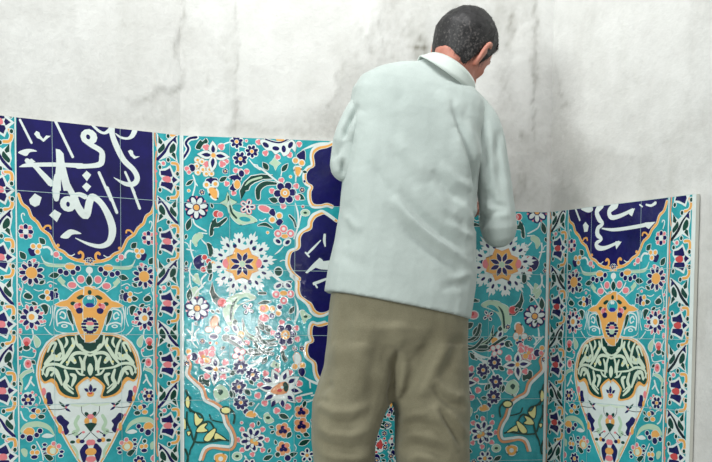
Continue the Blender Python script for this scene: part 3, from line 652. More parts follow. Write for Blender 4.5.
# white flower low down and ribbon medallion in the corner
e = Pen('C', 180, 380, K, 'C2')
X, Y = 418, 345
e.frill([(X + math.cos(a * .785) * 84, Y + math.sin(a * .785) * 84) for a in range(8)], 15)
e.fl(X, Y, 76, 8, 'white', 'orange', 16, 'ink', 1.5, rot=.2, pw=42, inner='navy'); e.fl(X, Y + 8, 40, 6, 'white', 'orange', 14, 'navy', 3, rot=.5, pw=18); e.dt(X + 20, Y + 20, 14, 'orange'); e.dt(X + 12, Y + 2, 10, 'pale')
e.sh([(365, 180), (388, 165), (400, 195), (378, 200)], 'navy', 'white', 3); e.sh([(380, 205), (405, 178), (440, 195), (425, 215)], 'orange', 'white', 5)
e.dt(330, 440, 26, 'pale', 'white', 5, ry=22); e.dt(330, 440, 11, 'green', ry=8)
e.sh([(195, 65), (225, 30), (262, 45), (282, 90), (250, 112), (210, 110)], 'pale', 'white', 4); e.sh([(218, 65), (235, 52), (250, 68), (232, 88)], 'green')
e.lf(290, 60, 300, 105, 22); e.lf(375, 55, 408, 90, 30); e.ln([(375, 440), (400, 480), (430, 500)], 10); e.fl(400, 500, 50, 6, 'white', 'orange', 12, 'ink', 1.5, pw=34, inner='navy'); e.lf(300, 490, 350, 520, 28)
e.ln([(455, 135), (430, 170), (425, 190)], 6)
e = Pen('C', 180, 380, K, 'C2', 'ribbon')
e.ln([(30, -135), (62, -90), (52, -35), (95, 10), (135, 45), (155, 105), (200, 130), (245, 162), (262, 195), (280, 250), (305, 290), (322, 350), (300, 398), (250, 400), (190, 390), (150, 410), (130, 460)], 15, 'peach')
e.ln([(24, -140), (42, -85), (38, -30), (80, 15), (120, 55), (142, 115), (190, 142), (228, 170), (248, 205), (262, 255), (290, 300), (302, 345), (290, 382), (245, 382), (180, 378), (138, 400), (115, 460)], 16, 'white')
G = dict(w=10, m='green')
e.ln([(35, 60), (45, 90), (60, 105), (45, 140), (60, 180)], 13, 'green'); e.ln([(30, 130), (70, 180), (120, 200), (130, 240), (100, 290), (80, 360), (60, 400), (55, 430)], 13, 'green', t1=.5)
e.ln([(40, 185), (40, 240), (60, 290), (80, 350), (120, 360), (180, 355), (250, 345), (280, 350)], 11, 'green'); e.ln([(100, 270), (150, 240), (180, 250), (200, 300), (180, 350)], 11, 'green')
e.ln([(235, 170), (262, 155), (300, 175), (315, 210), (308, 250)], 11, 'green'); e.dt(265, 175, 26, 'yellow', 'green', 9, ry=17); e.ln([(170, 200), (185, 230), (245, 245)], 8, 'green')
e.ln([(30, 400), (45, 440), (40, 480)], 13, 'green')
for pts in ([(35, 110), (48, 95), (55, 130), (48, 160), (35, 145)], [(88, 190), (110, 220), (130, 225), (120, 245), (95, 262), (85, 235)], [(95, 295), (120, 262), (155, 250), (140, 275), (158, 292), (125, 300)],
            [(140, 345), (155, 315), (195, 282), (205, 290), (190, 325), (165, 352)], [(205, 308), (225, 315), (265, 345), (225, 338), (200, 340)], [(15, 225), (30, 230), (32, 280), (18, 270)], [(60, 300), (50, 320), (42, 300)]):
    e.sh(pts, 'yellow', 'green', 6)
e.sh([(200, 440), (235, 425), (270, 440), (250, 480), (215, 480)], 'orange', 'white', 5); e.dt(235, 455, 14, 'white')
# lobed cartouche round the centre
def lobes(pts, k0, part, txt):
    pass
e = Pen('C', 255, 132, K, 'C2', 'cartouche')
top = [(450, 66), (415, 82), (372, 92), (342, 112), (330, 140), (336, 190), (312, 205), (292, 232), (288, 268), (300, 300), (326, 318), (316, 345), (318, 395), (338, 424), (380, 428), (415, 420), (445, 430)]
e.sh(top + [(640, 430), (640, 66)], 'navy', sm=False)
e.ln(top, 15, 'orange', 'white', 3); e.ln([(x - (9 if x < 400 else 0), y - (12 if y < 120 else -8 if y > 418 else 0)) for x, y in top], 12, 'white')
mid = [(470, 92), (430, 62), (400, 45), (375, 52), (345, 68), (325, 100), (318, 135), (275, 155), (255, 190), (252, 245), (212, 265), (196, 300), (196, 350), (222, 395), (262, 430)]
e = Pen('C', 255, 205, K, 'C2', 'cartouche')
mid2 = [(x, y + 404) for x, y in [(215, 0), (250, 38), (250, 85), (262, 125), (300, 155), (322, 170), (340, 205), (372, 225), (410, 222), (450, 200)]]
full = mid + mid2
e.sh(full + [(640, 600), (640, 92)], 'navy', sm=False)
e.ln(full, 13, 'orange', 'white', 3); e.ln([(x - 13, y - (10 if y < 150 else -12 if y > 560 else 0)) for x, y in full], 14, 'white')
e = Pen('C', 255, 275, K, 'C2', 'cartouche')
low = [(640, 280), (415, 280), (372, 290), (342, 282), (325, 300), (322, 345), (332, 380), (305, 395), (296, 440), (310, 480), (345, 510), (352, 560), (368, 595), (400, 622), (430, 632), (640, 640)]
e.sh(low, 'navy', sm=False)
e.ln(low[1:-1], 13, 'orange', 'white', 3); e.ln([(x - 12, y - (10 if y < 300 else -10 if y > 590 else 0)) for x, y in low[1:-1]], 13, 'white')
e = Pen('C', 255, 205, K, 'one', 'script')
e.ln([(300, 285, 10), (335, 250, 13), (378, 205, 6)], 11); e.ln([(292, 275), (312, 298)], 10); e.ln([(402, 172, 14), (400, 205, 16), (405, 238, 8)], 13)
e.sh([(290, 390), (330, 345), (372, 305), (385, 312), (395, 325), (430, 320), (430, 375), (380, 372), (350, 362), (300, 395)], sm=False); e.ln([(340, 458), (430, 420)], 12)
e = Pen('C', 255, 275, K, 'one', 'script')
e.ln([(338, 48), (375, 35), (425, 18)], 12); e.ln([(342, 45), (358, 72)], 10)
# the strip of panel seen between the trouser legs
e = Pen('C', 365, 390, 6.42, 'one')
e.sh([(150, 130), (168, 112), (190, 125), (188, 150), (160, 152)], 'navy', 'white', 3); e.dt(168, 95, 8, 'orange', ry=16); e.dt(152, 160, 12, 'pink', 'white', 5)
e.sh([(85, 225), (105, 208), (150, 210), (165, 225), (145, 245), (105, 245)], 'green', 'white', 7); e.ln([(78, 270), (70, 330)], 14, 'green', 'white', 3)
e.sh([(65, 350), (90, 330), (102, 320), (115, 355), (100, 380)], 'red', 'white', 9); e.ln([(60, 375), (90, 395), (110, 388)], 12); e.dt(165, 330, 14, 'white', 'pink', 3); e.dt(175, 350, 10, 'navy', 'white', 5)
e.ln([(150, 395), (175, 430), (195, 460)], 12); e.dt(180, 405, 14, 'navy', 'white', 6, ry=20); e.dt(75, 440, 22, 'navy', 'white', 3, ry=30); e.dt(175, 298, 10, 'white')
# small leaves, buds and tendrils in the gaps
def filler(w, mode, u0, u1, v0, v1, n, avoid=None):
    rnd = random.Random(11); cv = CV[w]; e = Pen('raw', 0, 0, 1, mode); e.w = 'raw'
    def free(u, v, r):
        for (a, b_, c, d, l) in cv.boxes:
            if (b_ - a) > .16 or (d - c) > .16: continue
            if a - r < u < b_ + r and c - r < v < d + r: return False
        return not (avoid and avoid(u, v))
    k = 0
    for _ in range(n):
        u, v = rnd.uniform(u0, u1), rnd.uniform(v0, v1); r = .0075
        if not free(u, v, r): continue
        a = rnd.uniform(0, 2 * PI); t = rnd.random(); c, s_ = math.cos(a) * r, math.sin(a) * r
        if t < .38: e.lf(u - c, v - s_, u + c, v + s_, .0085, 'green', 'white', .0016)
        elif t < .6: e.dt(u, v, .0038, rnd.choice(['pink', 'orange', 'navy', 'red']), 'white', .0018)
        elif t < .8: e.ln([(u - c * 1.3, v - s_ * 1.3), (u + s_ * .5, v - c * .5), (u + c * 1.3, v + s_ * 1.3)], .0028)
        else: e.fl(u, v, .0085, 6, 'navy', 'orange', .0025, 'white', .001, rot=a, pw=.005)
        k += 1
filler('L', 'V', S + .006, S + T, -2.1 * T - .75, -1.7 * T, 9000, lambda u, v: (v > -2 * T + .03) or (v < -2.85 * T and u > S + (.17 if v > -3.8 * T else .30) * T) or (v < -2.2 * T and u > S + .45 * T))
def in_dark(u, v):
    return u > (.375 if v > -.24 else .31 if v > -.55 else .36 if v > -.62 else .37 if v > -.78 else .6) or (u < .18 and v < -.69 - .0) or math.hypot(u - .177, v + .386) < .125
filler('C', 'C2', .012, AXC, -1.02, -.008, 12000, in_dark)
# tile joints, on top of the glaze
for r in range(1, 8):
    for w in 'LR':
        for part, a, b in (('strip0', 0, S), ('field', S, S + 2 * T), ('strip1', S + 2 * T, 2 * S + 2 * T)): rect(w, part, 'grout', a, b, -r * T - .0008, -r * T + .0006)
    rect('C', 'field', 'grout', 0, W_C, -r * T - .0008, -r * T + .0005)
for w in 'LR':
    for q in (.5, 1.5): rect(w, 'field', 'grout', S + q * T - .0005, S + q * T + .0005, VB, 0)
for q in (.72, 1.72, 2.72, 3.72, 4.84): rect('C', 'field', 'grout', q * T - .0005, q * T + .0005, VB, 0)
rect('C', 'field', 'white', 0, .005, VB, 0); rect('C', 'field', 'white', W_C - .006, W_C, VB, 0); 

# ------------------------------------------------------------------ tiled panels as things
def slab(w, regs, th=.012):
    o, ud, n = WL[w]; bm = bmesh.new()
    for (u0, u1, v0, v1) in regs:
        vs = []
        for d in (0, -th):
            for u, v in ((u0, v0), (u1, v0), (u1, v1), (u0, v1)): vs.append(bm.verts.new(o + ud * u + n * d + Vector((0, 0, v))))
        for f in ((0, 1, 2, 3), (7, 6, 5, 4), (0, 4, 5, 1), (1, 5, 6, 2), (2, 6, 7, 3), (3, 7, 4, 0)): bm.faces.new([vs[i] for i in f])
    bmesh.ops.recalc_face_normals(bm, faces=bm.faces); return bm
m_bisque, nt, b = new_mat('white_tile_body'); b.inputs['Base Color'].default_value = (*lin((218, 218, 208)), 1); b.inputs['Roughness'].default_value = .5
LAB = dict(L='tall blue-bordered vase panel at the left with full white script in navy cartouche',
           C='wide central turquoise floral tile panel behind the man with stepped top edge',
           R='narrow angled vase panel at the right, cartouche cut off at its top edge')
for w in 'LCR':
    root = bpy.data.objects.new('tile_panel', None); C.objects.link(root)
    tag(root, LAB[w], 'tile panel')
    cv = CV[w]
    sb = obj('backing', slab(w, cv.reg), m_bisque, root)
    cv.build('field', 'floral_field', root)
    if w != 'C':
        cv.build('strip0', 'border_strip', root); cv.build('strip1', 'border_strip', root)
        md = cv.build('medallion', 'vase_medallion', root); cv.build('crown', 'crown', md)
    else:
        cv.build('rosette0', 'rosette', root); cv.build('rosette1', 'rosette', root); cv.build('ribbon', 'corner_medallion', root)
    ct = cv.build('cartouche', 'cartouche', root); s_ = cv.build('script', 'calligraphy', ct); s_['label'] = 'white brushed calligraphy'

# ------------------------------------------------------------------ plaster walls, floor
def plaster(name, seed):
    m, nt, b = new_mat(name); L = nt.links
    g = N(nt, 'ShaderNodeNewGeometry')
    at = N(nt, 'ShaderNodeAttribute'); at.attribute_name = 'stain'
    n1 = N(nt, 'ShaderNodeTexNoise', Scale=3.2, Detail=8.0, Roughness=.62); n2 = N(nt, 'ShaderNodeTexNoise', Scale=38.0, Detail=6.0, Roughness=.7)
    mp = N(nt, 'ShaderNodeMapping'); mp.inputs['Scale'].default_value = (5, 5, 1.4)
    n3 = N(nt, 'ShaderNodeTexNoise', Scale=1.6, Detail=6.0, Roughness=.6)
    L.new(g.outputs['Position'], n1.inputs['Vector']); L.new(g.outputs['Position'], n2.inputs['Vector']); L.new(g.outputs['Position'], mp.inputs['Vector']); L.new(mp.outputs[0], n3.inputs['Vector'])
    def ramp(src, a, c0, b_, c1):
        r = N(nt, 'ShaderNodeValToRGB'); r.color_ramp.elements[0].position = a; r.color_ramp.elements[0].color = (*c0, 1)
        r.color_ramp.elements[1].position = b_; r.color_ramp.elements[1].color = (*c1, 1); L.new(src, r.inputs['Fac']); return r.outputs['Color']
    base = ramp(n1.outputs['Fac'], .34, lin((184, 184, 180)), .6, lin((202, 203, 200)))
    st = ramp(n3.outputs['Fac'], .3, (.9, .9, .885), .5, (1, 1, 1))
    fine = ramp(n2.outputs['Fac'], .3, (.9, .9, .9), .6, (1, 1, 1))
    def mul(a, c):
        x = N(nt, 'ShaderNodeMix', data_type='RGBA', blend_type='MULTIPLY'); x.inputs[0].default_value = 1
        L.new(a, x.inputs[6]); L.new(c, x.inputs[7]); return x.outputs[2]
    col = mul(mul(base, st), fine)
    mx = N(nt, 'ShaderNodeMix', data_type='RGBA'); L.new(at.outputs['Fac'], mx.inputs[0]); L.new(col, mx.inputs[6]); mx.inputs[7].default_value = (*lin((118, 116, 106)), 1)
    pt = N(nt, 'ShaderNodeAttribute'); pt.attribute_name = 'skim'
    m3 = N(nt, 'ShaderNodeMix', data_type='RGBA'); L.new(pt.outputs['Fac'], m3.inputs[0]); L.new(mx.outputs[2], m3.inputs[6]); m3.inputs[7].default_value = (*lin((211, 212, 209)), 1)
    L.new(m3.outputs[2], b.inputs['Base Color']); b.inputs['Roughness'].default_value = .8
    bp = N(nt, 'ShaderNodeBump', Strength=.35, Distance=.006); L.new(n2.outputs['Fac'], bp.inputs['Height'])
    bp2 = N(nt, 'ShaderNodeBump', Strength=.5, Distance=.02); L.new(n1.outputs['Fac'], bp2.inputs['Height']); L.new(bp.outputs['Normal'], bp2.inputs['Normal'])
    L.new(bp2.outputs['Normal'], b.inputs['Normal']); return m
MP = plaster('dirty_plaster', 1)
# relief read off the photo: (polyline, height of the step in m, width px)
CR = [([(182, -10), (184, 18), (180, 38), (173, 52), (177, 60), (184, 72), (184, 84), (172, 93), (160, 90)], .0035, 3), ([(160, 90), (148, 98), (130, 104), (126, 98)], .002, 2),
      ([(236, -10), (237, 40), (235, 80), (238, 100), (232, 126)], .003, 3), ([(232, 126), (245, 131), (262, 126)], .003, 3), ([(130, 115), (150, 118), (168, 108)], .002, 2),
      ([(336, 75), (341, 92), (330, 105), (310, 108)], .002, 4), ([(535, -10), (537, 30), (535, 60), (533, 100), (535, 140)], .0045, 4), ([(500, 70), (508, 92), (512, 110)], .002, 4), ([(512, 150), (525, 152), (540, 146)], .002, 3),
      ([(557, 90), (566, 97), (562, 110)], .002, 2), ([(558, 180), (566, 190), (572, 184)], .003, 3), ([(516, 165), (526, 178), (520, 196)], .003, 4), ([(371, -10), (372, 30), (369, 60)], .002, 3), ([(378, 20), (384, 50)], .002, 3)]
SP = [(420, 48, 9, 14, .8), (425, 60, 7, 9, .7), (412, 35, 14, 22, .35), (390, 55, 22, 20, .22), (236, 120, 5, 30, .22), (240, 128, 12, 4, .45), (228, 60, 6, 60, .14), (511, 25, 4, 16, .55), (509, 45, 4, 8, .4), (536, 20, 3, 26, .3), (534, 68, 4, 24, .45),
      (524, 138, 4, 5, .5), (520, 180, 10, 14, .4), (527, 190, 12, 16, .25), (512, 200, 6, 10, .5), (562, 95, 4, 3, .4), (563, 187, 4, 5, .4), (360, 32, 5, 12, .3), (338, 130, 60, 8, .2), (300, 132, 50, 7, .22), (330, 118, 26, 10, .16), (372, 45, 6, 22, .25),
      (505, 90, 8, 30, .18), (500, 125, 20, 20, .1), (182, 80, 3, 9, .4), (175, 50, 3, 5, .4), (124, 24, 2, 4, .35), (150, 70, 2, 2, .4), (208, 80, 3, 5, .3), (345, 50, 30, 40, .12), (395, 20, 20, 30, .2), (500, 10, 12, 20, .2), (560, 150, 12, 40, .1), (630, 206, 90, 5, .15)]
SKIM = [([(236, -30), (235, 60), (238, 112), (246, 124), (262, 122), (300, 117), (325, 107), (340, 99), (341, 88), (336, 74), (348, 60), (366, 40), (384, 5), (384, -30)], .5),
        ([(70, -30), (82, 50), (100, 108), (126, 112), (158, 92), (170, 92), (183, 84), (173, 56), (182, 22), (180, -30)], .32),
        ([(552, -30), (556, 60), (566, 112), (590, 150), (640, 160), (690, 120), (690, -30)], .45), ([(512, 30), (514, 80), (528, 130), (533, 90), (532, 20)], .35)]
def inside(x, y, pl):
    c = False; n = len(pl)
    for i in range(n):
        a, b_ = pl[i], pl[i - 1]
        if (a[1] > y) != (b_[1] > y) and x < (b_[0] - a[0]) * (y - a[1]) / (b_[1] - a[1]) + a[0]: c = not c
    return c
def dseg(px, py, a, b):
    dx, dy = b[0] - a[0], b[1] - a[1]; L2 = dx * dx + dy * dy or 1
    t = max(0, min(1, ((px - a[0]) * dx + (py - a[1]) * dy) / L2)); ex, ey = px - a[0] - t * dx, py - a[1] - t * dy
    return math.hypot(ex, ey), (dx * (py - a[1]) - dy * (px - a[0]))
def dpoly(px, py, pl):
    best = (1e9, 0)
    for i in range(len(pl) - 1):
        d = dseg(px, py, pl[i], pl[i + 1])
        if d[0] < best[0]: best = d
    return best
def wall(name, w, u0, u1, z0, z1, back, th=.12):
    o, ud, n = WL[w]; o = Vector((o.x, o.y, 0)) - n * back
    bm = bmesh.new(); sl = bm.loops.layers.float_color.new('stain'); kl = bm.loops.layers.float_color.new('skim'); kv = {}
    zs = [z0, ZT - .4] + [ZT - .4 + (z1 - ZT + .4) * i / 150 for i in range(1, 151)]
    nu = max(4, int((u1 - u0) / .007)); grid = []; sv = {}
    for z in zs:
        row = []
        for i in range(nu + 1):
            u = u0 + (u1 - u0) * i / nu; p = o + ud * u + Vector((0, 0, z)); x, y = proj(p); h = 0; s = 0; K_ = 0
            if z > ZT - .35 and -30 < x < 740 and y < 260:
                wx, wy = x + 5 * noise.noise(Vector((x * .12, y * .12, 3))), y + 5 * noise.noise(Vector((x * .12, y * .12, 9)))
                for pl, a, wd in CR:
                    if abs(wx - pl[0][0]) > 75: continue
                    d, sd = dpoly(wx, wy, pl)
                    if d < wd * 9: h += a * (math.exp(-(d / (wd * 4)) ** 2)) * (1 if sd > 0 else .0) * (1.0 if d > 1 else .5); s = max(s, (.38 * math.exp(-(d / 1.3) ** 2)) * (noise.noise(Vector((x * .15, y * .15, 1))) + .55))
                for X, Y, rx, ry, k in SP:
                    e_ = ((wx - X) / rx) ** 2 + ((wy - Y) / ry) ** 2
                    if e_ < 4: s = max(s, k * math.exp(-e_) * (.5 + 1.3 * max(0, noise.noise(Vector((x * .22, y * .22, 5))) + .25)))
                for pl, k in SKIM:
                    if inside(wx, wy, pl): d = min(1, dpoly(wx, wy, pl + [pl[0]])[0] / 6); kk = k * (.45 + .55 * d) * (.75 + .5 * noise.noise(Vector((x * .05, y * .05, 3)))); h += .001 * min(1, d * 4)
                    else: kk = 0
                    K_ = max(K_, kk)
                h += .0012 * noise.noise(Vector((x * .03, y * .03, 0)))
            v = bm.verts.new(p + n * h); row.append(v); sv[v] = s; kv[v] = K_
        grid.append(row)
    for j in range(len(zs) - 1):
        for i in range(nu):
            f = bm.faces.new((grid[j][i], grid[j][i + 1], grid[j + 1][i + 1], grid[j + 1][i])); f.smooth = True
    # thickness
    b4 = [bm.verts.new(v.co - n * th) for v in (grid[0][0], grid[0][-1], grid[-1][-1], grid[-1][0])]
    bm.faces.new(b4[::-1]); 
    bm.faces.new([grid[-1][i] for i in range(nu + 1)] + [b4[2], b4[3]]); bm.faces.new([r[0] for r in grid[::-1]] + [b4[0], b4[3]][:2]); bm.faces.new([r[-1] for r in grid] + [b4[2], b4[1]])
    bmesh.ops.recalc_face_normals(bm, faces=bm.faces)
    for f in bm.faces:
        for l in f.loops: s = sv.get(l.vert, 0); l[sl] = (s, s, s, 1); q_ = kv.get(l.vert, 0); l[kl] = (q_, q_, q_, 1)
    return tag(obj(name, bm, MP), kind='structure')
BK = .0165
H = 2.75
wall('wall_back', 'C', -.02, W_C + .03, 0, H, BK)
wall('wall_left', 'L', -.012, 1.6, 0, H, BK)
wall('wall_right', 'R', -.02, 1.25, 0, H, BK)
m_floor, nt, b = new_mat('concrete_floor'); n1 = N(nt, 'ShaderNodeTexNoise', Scale=6.0, Detail=8.0); r = N(nt, 'ShaderNodeValToRGB')
r.color_ramp.elements[0].color = (*lin((120, 118, 112)), 1); r.color_ramp.elements[1].color = (*lin((165, 162, 154)), 1)
nt.links.new(n1.outputs['Fac'], r.inputs['Fac']); nt.links.new(r.outputs['Color'], b.inputs['Base Color']); b.inputs['Roughness'].default_value = .85
bm = bmesh.new(); bmesh.ops.create_cube(bm, size=1, matrix=Matrix.Translation((0, -1.9, -.05)) @ Matrix.Diagonal((5, 4.6, .1, 1))); tag(obj('floor', bm, m_floor), kind='structure')

# ------------------------------------------------------------------ the man
def remesh(bm, vox, smooth=6, name='t'):
    me = bpy.data.meshes.new(name); bm.to_mesh(me); bm.free()
    o = bpy.data.objects.new(name, me); C.objects.link(o)
    md = o.modifiers.new('r', 'REMESH'); md.mode = 'VOXEL'; md.voxel_size = vox
    if smooth:
        s = o.modifiers.new('s', 'SMOOTH'); s.factor = .5; s.iterations = smooth
    dg = bpy.context.evaluated_depsgraph_get(); res = bpy.data.meshes.new_from_object(o.evaluated_get(dg))
    bpy.data.objects.remove(o); return res
def loft(bm, rings, cap=True):
    R = [[bm.verts.new(p) for p in r] for r in rings]; n = len(R[0])
    for a, b_ in zip(R, R[1:]):
        for i in range(n): bm.faces.new((a[i], a[(i + 1) % n], b_[(i + 1) % n], b_[i]))
    if cap: bm.faces.new(R[0][::-1]); bm.faces.new(R[-1])
    bmesh.ops.recalc_face_normals(bm, faces=bm.faces)
def tube(bm, pts, n=14, sub=5):
    """pts: (Vector, radius); smooth tapering tube with round ends"""
    P = [(*p, r) for p, r in pts]; Q = spline(P, False, sub) if len(P) > 2 else [P[0], tuple((a + b_) / 2 for a, b_ in zip(P[0], P[1])), P[1]]
    rings = []; prev = None
    c = [Vector(q[:3]) for q in Q]
    d0 = (c[1] - c[0]).normalized(); d1 = (c[-1] - c[-2]).normalized()
    seq = [(c[0] - d0 * Q[0][3] * .9, Q[0][3] * .35), (c[0] - d0 * Q[0][3] * .6, Q[0][3] * .78)] + [(a, q[3]) for a, q in zip(c, Q)] + [(c[-1] + d1 * Q[-1][3] * .6, Q[-1][3] * .78), (c[-1] + d1 * Q[-1][3] * .9, Q[-1][3] * .35)]
    ref = Vector((0, 0, 1)) if abs(d0.z) < .9 else Vector((0, 1, 0)); u = d0.cross(ref).normalized()
    for i, (p, r) in enumerate(seq):
        d = (seq[min(i + 1, len(seq) - 1)][0] - seq[max(i - 1, 0)][0]).normalized(); u = (u - d * u.dot(d)).normalized(); v = d.cross(u)
        rings.append([p + (u * math.cos(2 * PI * k / n) + v * math.sin(2 * PI * k / n)) * r for k in range(n)])
    loft(bm, rings)
def ring_px(yl, xl, xr, yr, Yc, th, n=28, e=2.5):
    """superellipse ring through two photo points at depth Yc, thickness th"""
    a, b_ = P3(xl, yl, Yc), P3(xr, yr, Yc); c = (a + b_) / 2; h = (b_ - a) / 2; out = []
    for k in range(n):
        t = 2 * PI * k / n; cx, sy = math.cos(t), math.sin(t)
        cx = math.copysign(abs(cx) ** (2 / e), cx); sy = math.copysign(abs(sy) ** (2 / e), sy)
        out.append(c + h * cx + Vector((0, 1, 0)) * (sy * th / 2))
    return out
def dpar(px, py, pl):
    best = (1e9, 0); n = len(pl) - 1
    for i in range(n):
        a, b_ = pl[i], pl[i + 1]; dx, dy = b_[0] - a[0], b_[1] - a[1]
        t = max(0, min(1, ((px - a[0]) * dx + (py - a[1]) * dy) / (dx * dx + dy * dy))); d = math.hypot(px - a[0] - t * dx, py - a[1] - t * dy)
        if d < best[0]: best = (d, (i + t) / n)
    return best
def displace(me, folds, extra=None):
    me.update(); vn = [v.normal.copy() for v in me.vertices]
    for v, n in zip(me.vertices, vn):
        if n.y < .25:
            x, y = proj(v.co); h = 0
            for pl, amp, wd in folds:
                xs = [p[0] for p in pl]; ys = [p[1] for p in pl]
                if x < min(xs) - 3 * wd or x > max(xs) + 3 * wd or y < min(ys) - 3 * wd or y > max(ys) + 3 * wd: continue
                d, tt = dpar(x, y, pl)
                # fade towards the ends
                h += amp * math.exp(-(d / wd) ** 2) * min(1, tt * 3.5, (1 - tt) * 3.5) ** .8
            if extra: h += extra(x, y)
            v.co += n * h * min(1, .25 - n.y + .3)
def smooth_mesh(me):
    me.polygons.foreach_set('use_smooth', [True] * len(me.polygons)); me.update()
def cloth(name, col, dark, sc_=420):
    m, nt, b = new_mat(name); L = nt.links; tc = N(nt, 'ShaderNodeTexCoord')
    n1 = N(nt, 'ShaderNodeTexNoise', Scale=9.0, Detail=6.0); n2 = N(nt, 'ShaderNodeTexNoise', Scale=float(sc_), Detail=2.0)
    L.new(tc.outputs['Object'], n1.inputs['Vector']); L.new(tc.outputs['Object'], n2.inputs['Vector'])
    r = N(nt, 'ShaderNodeValToRGB'); r.color_ramp.elements[0].position = .3; r.color_ramp.elements[0].color = (*lin(dark), 1); r.color_ramp.elements[1].position = .65; r.color_ramp.elements[1].color = (*lin(col), 1)
    ad = N(nt, 'ShaderNodeMath', operation='MULTIPLY_ADD'); L.new(n2.outputs['Fac'], ad.inputs[0]); ad.inputs[1].default_value = .5; L.new(n1.outputs['Fac'], ad.inputs[2])
    sb = N(nt, 'ShaderNodeMath', operation='SUBTRACT'); L.new(ad.outputs[0], sb.inputs[0]); sb.inputs[1].default_value = .25
    L.new(sb.outputs[0], r.inputs['Fac']); L.new(r.outputs['Color'], b.inputs['Base Color']); b.inputs['Roughness'].default_value = .85; b.inputs['Sheen Weight'].default_value = .15
    bp = N(nt, 'ShaderNodeBump', Strength=.3, Distance=.001); L.new(n2.outputs['Fac'], bp.inputs['Height']); L.new(bp.outputs['Normal'], b.inputs['Normal']); return m
M_shirt = cloth('pale_sage_cotton', (174, 185, 181), (163, 174, 170))
M_collar = cloth('bleached_collar_cotton', (194, 204, 198), (184, 195, 189))
M_trou = cloth('olive_cotton', (130, 125, 102), (110, 105, 83))
m_skin, nt, b = new_mat('skin'); L = nt.links
g = N(nt, 'ShaderNodeNewGeometry'); tc = N(nt, 'ShaderNodeTexCoord'); n1 = N(nt, 'ShaderNodeTexNoise', Scale=30.0, Detail=5.0); L.new(tc.outputs['Object'], n1.inputs['Vector'])
r = N(nt, 'ShaderNodeValToRGB'); r.color_ramp.elements[0].color = (*lin((150, 88, 74)), 1); r.color_ramp.elements[1].color = (*lin((205, 142, 122)), 1)
L.new(n1.outputs['Fac'], r.inputs['Fac']); L.new(r.outputs['Color'], b.inputs['Base Color']); b.inputs['Roughness'].default_value = .5; b.inputs['Subsurface Weight'].default_value = .08; b.inputs['Subsurface Scale'].default_value = .01
m_hair, nt, b = new_mat('black_greying_hair'); L = nt.links
tc = N(nt, 'ShaderNodeTexCoord'); n1 = N(nt, 'ShaderNodeTexNoise', Scale=160.0, Detail=3.0); L.new(tc.outputs['Object'], n1.inputs['Vector'])
at = N(nt, 'ShaderNodeAttribute'); at.attribute_name = 'grey'
ad = N(nt, 'ShaderNodeMath', operation='MULTIPLY_ADD'); L.new(at.outputs['Fac'], ad.inputs[0]); ad.inputs[1].default_value = .24; L.new(n1.outputs['Fac'], ad.inputs[2])
r = N(nt, 'ShaderNodeValToRGB'); r.color_ramp.elements[0].position = .66; r.color_ramp.elements[0].color = (*lin((20, 19, 21)), 1); r.color_ramp.elements[1].position = 1; r.color_ramp.elements[1].color = (*lin((105, 100, 98)), 1)
L.new(ad.outputs[0], r.inputs['Fac']); L.new(r.outputs['Color'], b.inputs['Base Color']); b.inputs['Roughness'].default_value = .55
m_shoe, nt, b = new_mat('dusty_black_leather'); b.inputs['Base Color'].default_value = (.03, .028, .026, 1); b.inputs['Roughness'].default_value = .6
m_sole, nt, b = new_mat('rubber_sole'); b.inputs['Base Color'].default_value = (.08, .07, .06, 1); b.inputs['Roughness'].default_value = .8
m_eye, nt, b = new_mat('eye_white'); b.inputs['Base Color'].default_value = (.7, .68, .65, 1); b.inputs['Roughness'].default_value = .2
m_iris, nt, b = new_mat('brown_iris'); b.inputs['Base Color'].default_value = (.03, .015, .01, 1); b.inputs['Roughness'].default_value = .2

# joints
HC = P3(462.5, 49, -.31)                                   # head centre
tilt, turn, nod = math.radians(19), math.radians(-50), math.radians(-24)
# head frame: local -y = back of the head, +y = face (towards the wall)
HR = Matrix.Rotation(tilt, 3, 'Y') @ Matrix.Rotation(turn, 3, 'Z') @ Matrix.Rotation(nod, 3, 'X')
def hl(x, y, z): return HC + HR @ Vector((x, y, z))
def head_pt(th, ph, e=0.):
    """th azimuth (0 = +x right, pi/2 = face), ph elevation"""
    cx, cy, cz = math.cos(ph) * math.cos(th), math.cos(ph) * math.sin(th), math.sin(ph)
    rx, ry, rz = .075 + e, .098 + e, (.118 if cz > 0 else .108) + e
    x, y, z = rx * cx, ry * cy, rz * cz
    if z < 0:                                              # jaw narrows, face flattens, nape tucks in
        k = min(1, -z / .1); x *= 1 - .30 * k * k; y = y * (1 - (.12 if y > 0 else .42) * k) + .012 * k
    if y > .06 and z > -.07: y = .06 + (y - .06) * .75
    return (x, y, z)
bm = bmesh.new()
rings = [[hl(*head_pt(2 * PI * k / 28, ph)) for k in range(28)] for ph in [(-88 + i * 176 / 20) * PI / 180 for i in range(21)]]
loft(bm, rings)
tube(bm, [(hl(0, .080, .02), .009), (hl(0, .094, -.002), .011), (hl(0, .104, -.022), .014), (hl(0, .090, -.030), .012)])          # nose
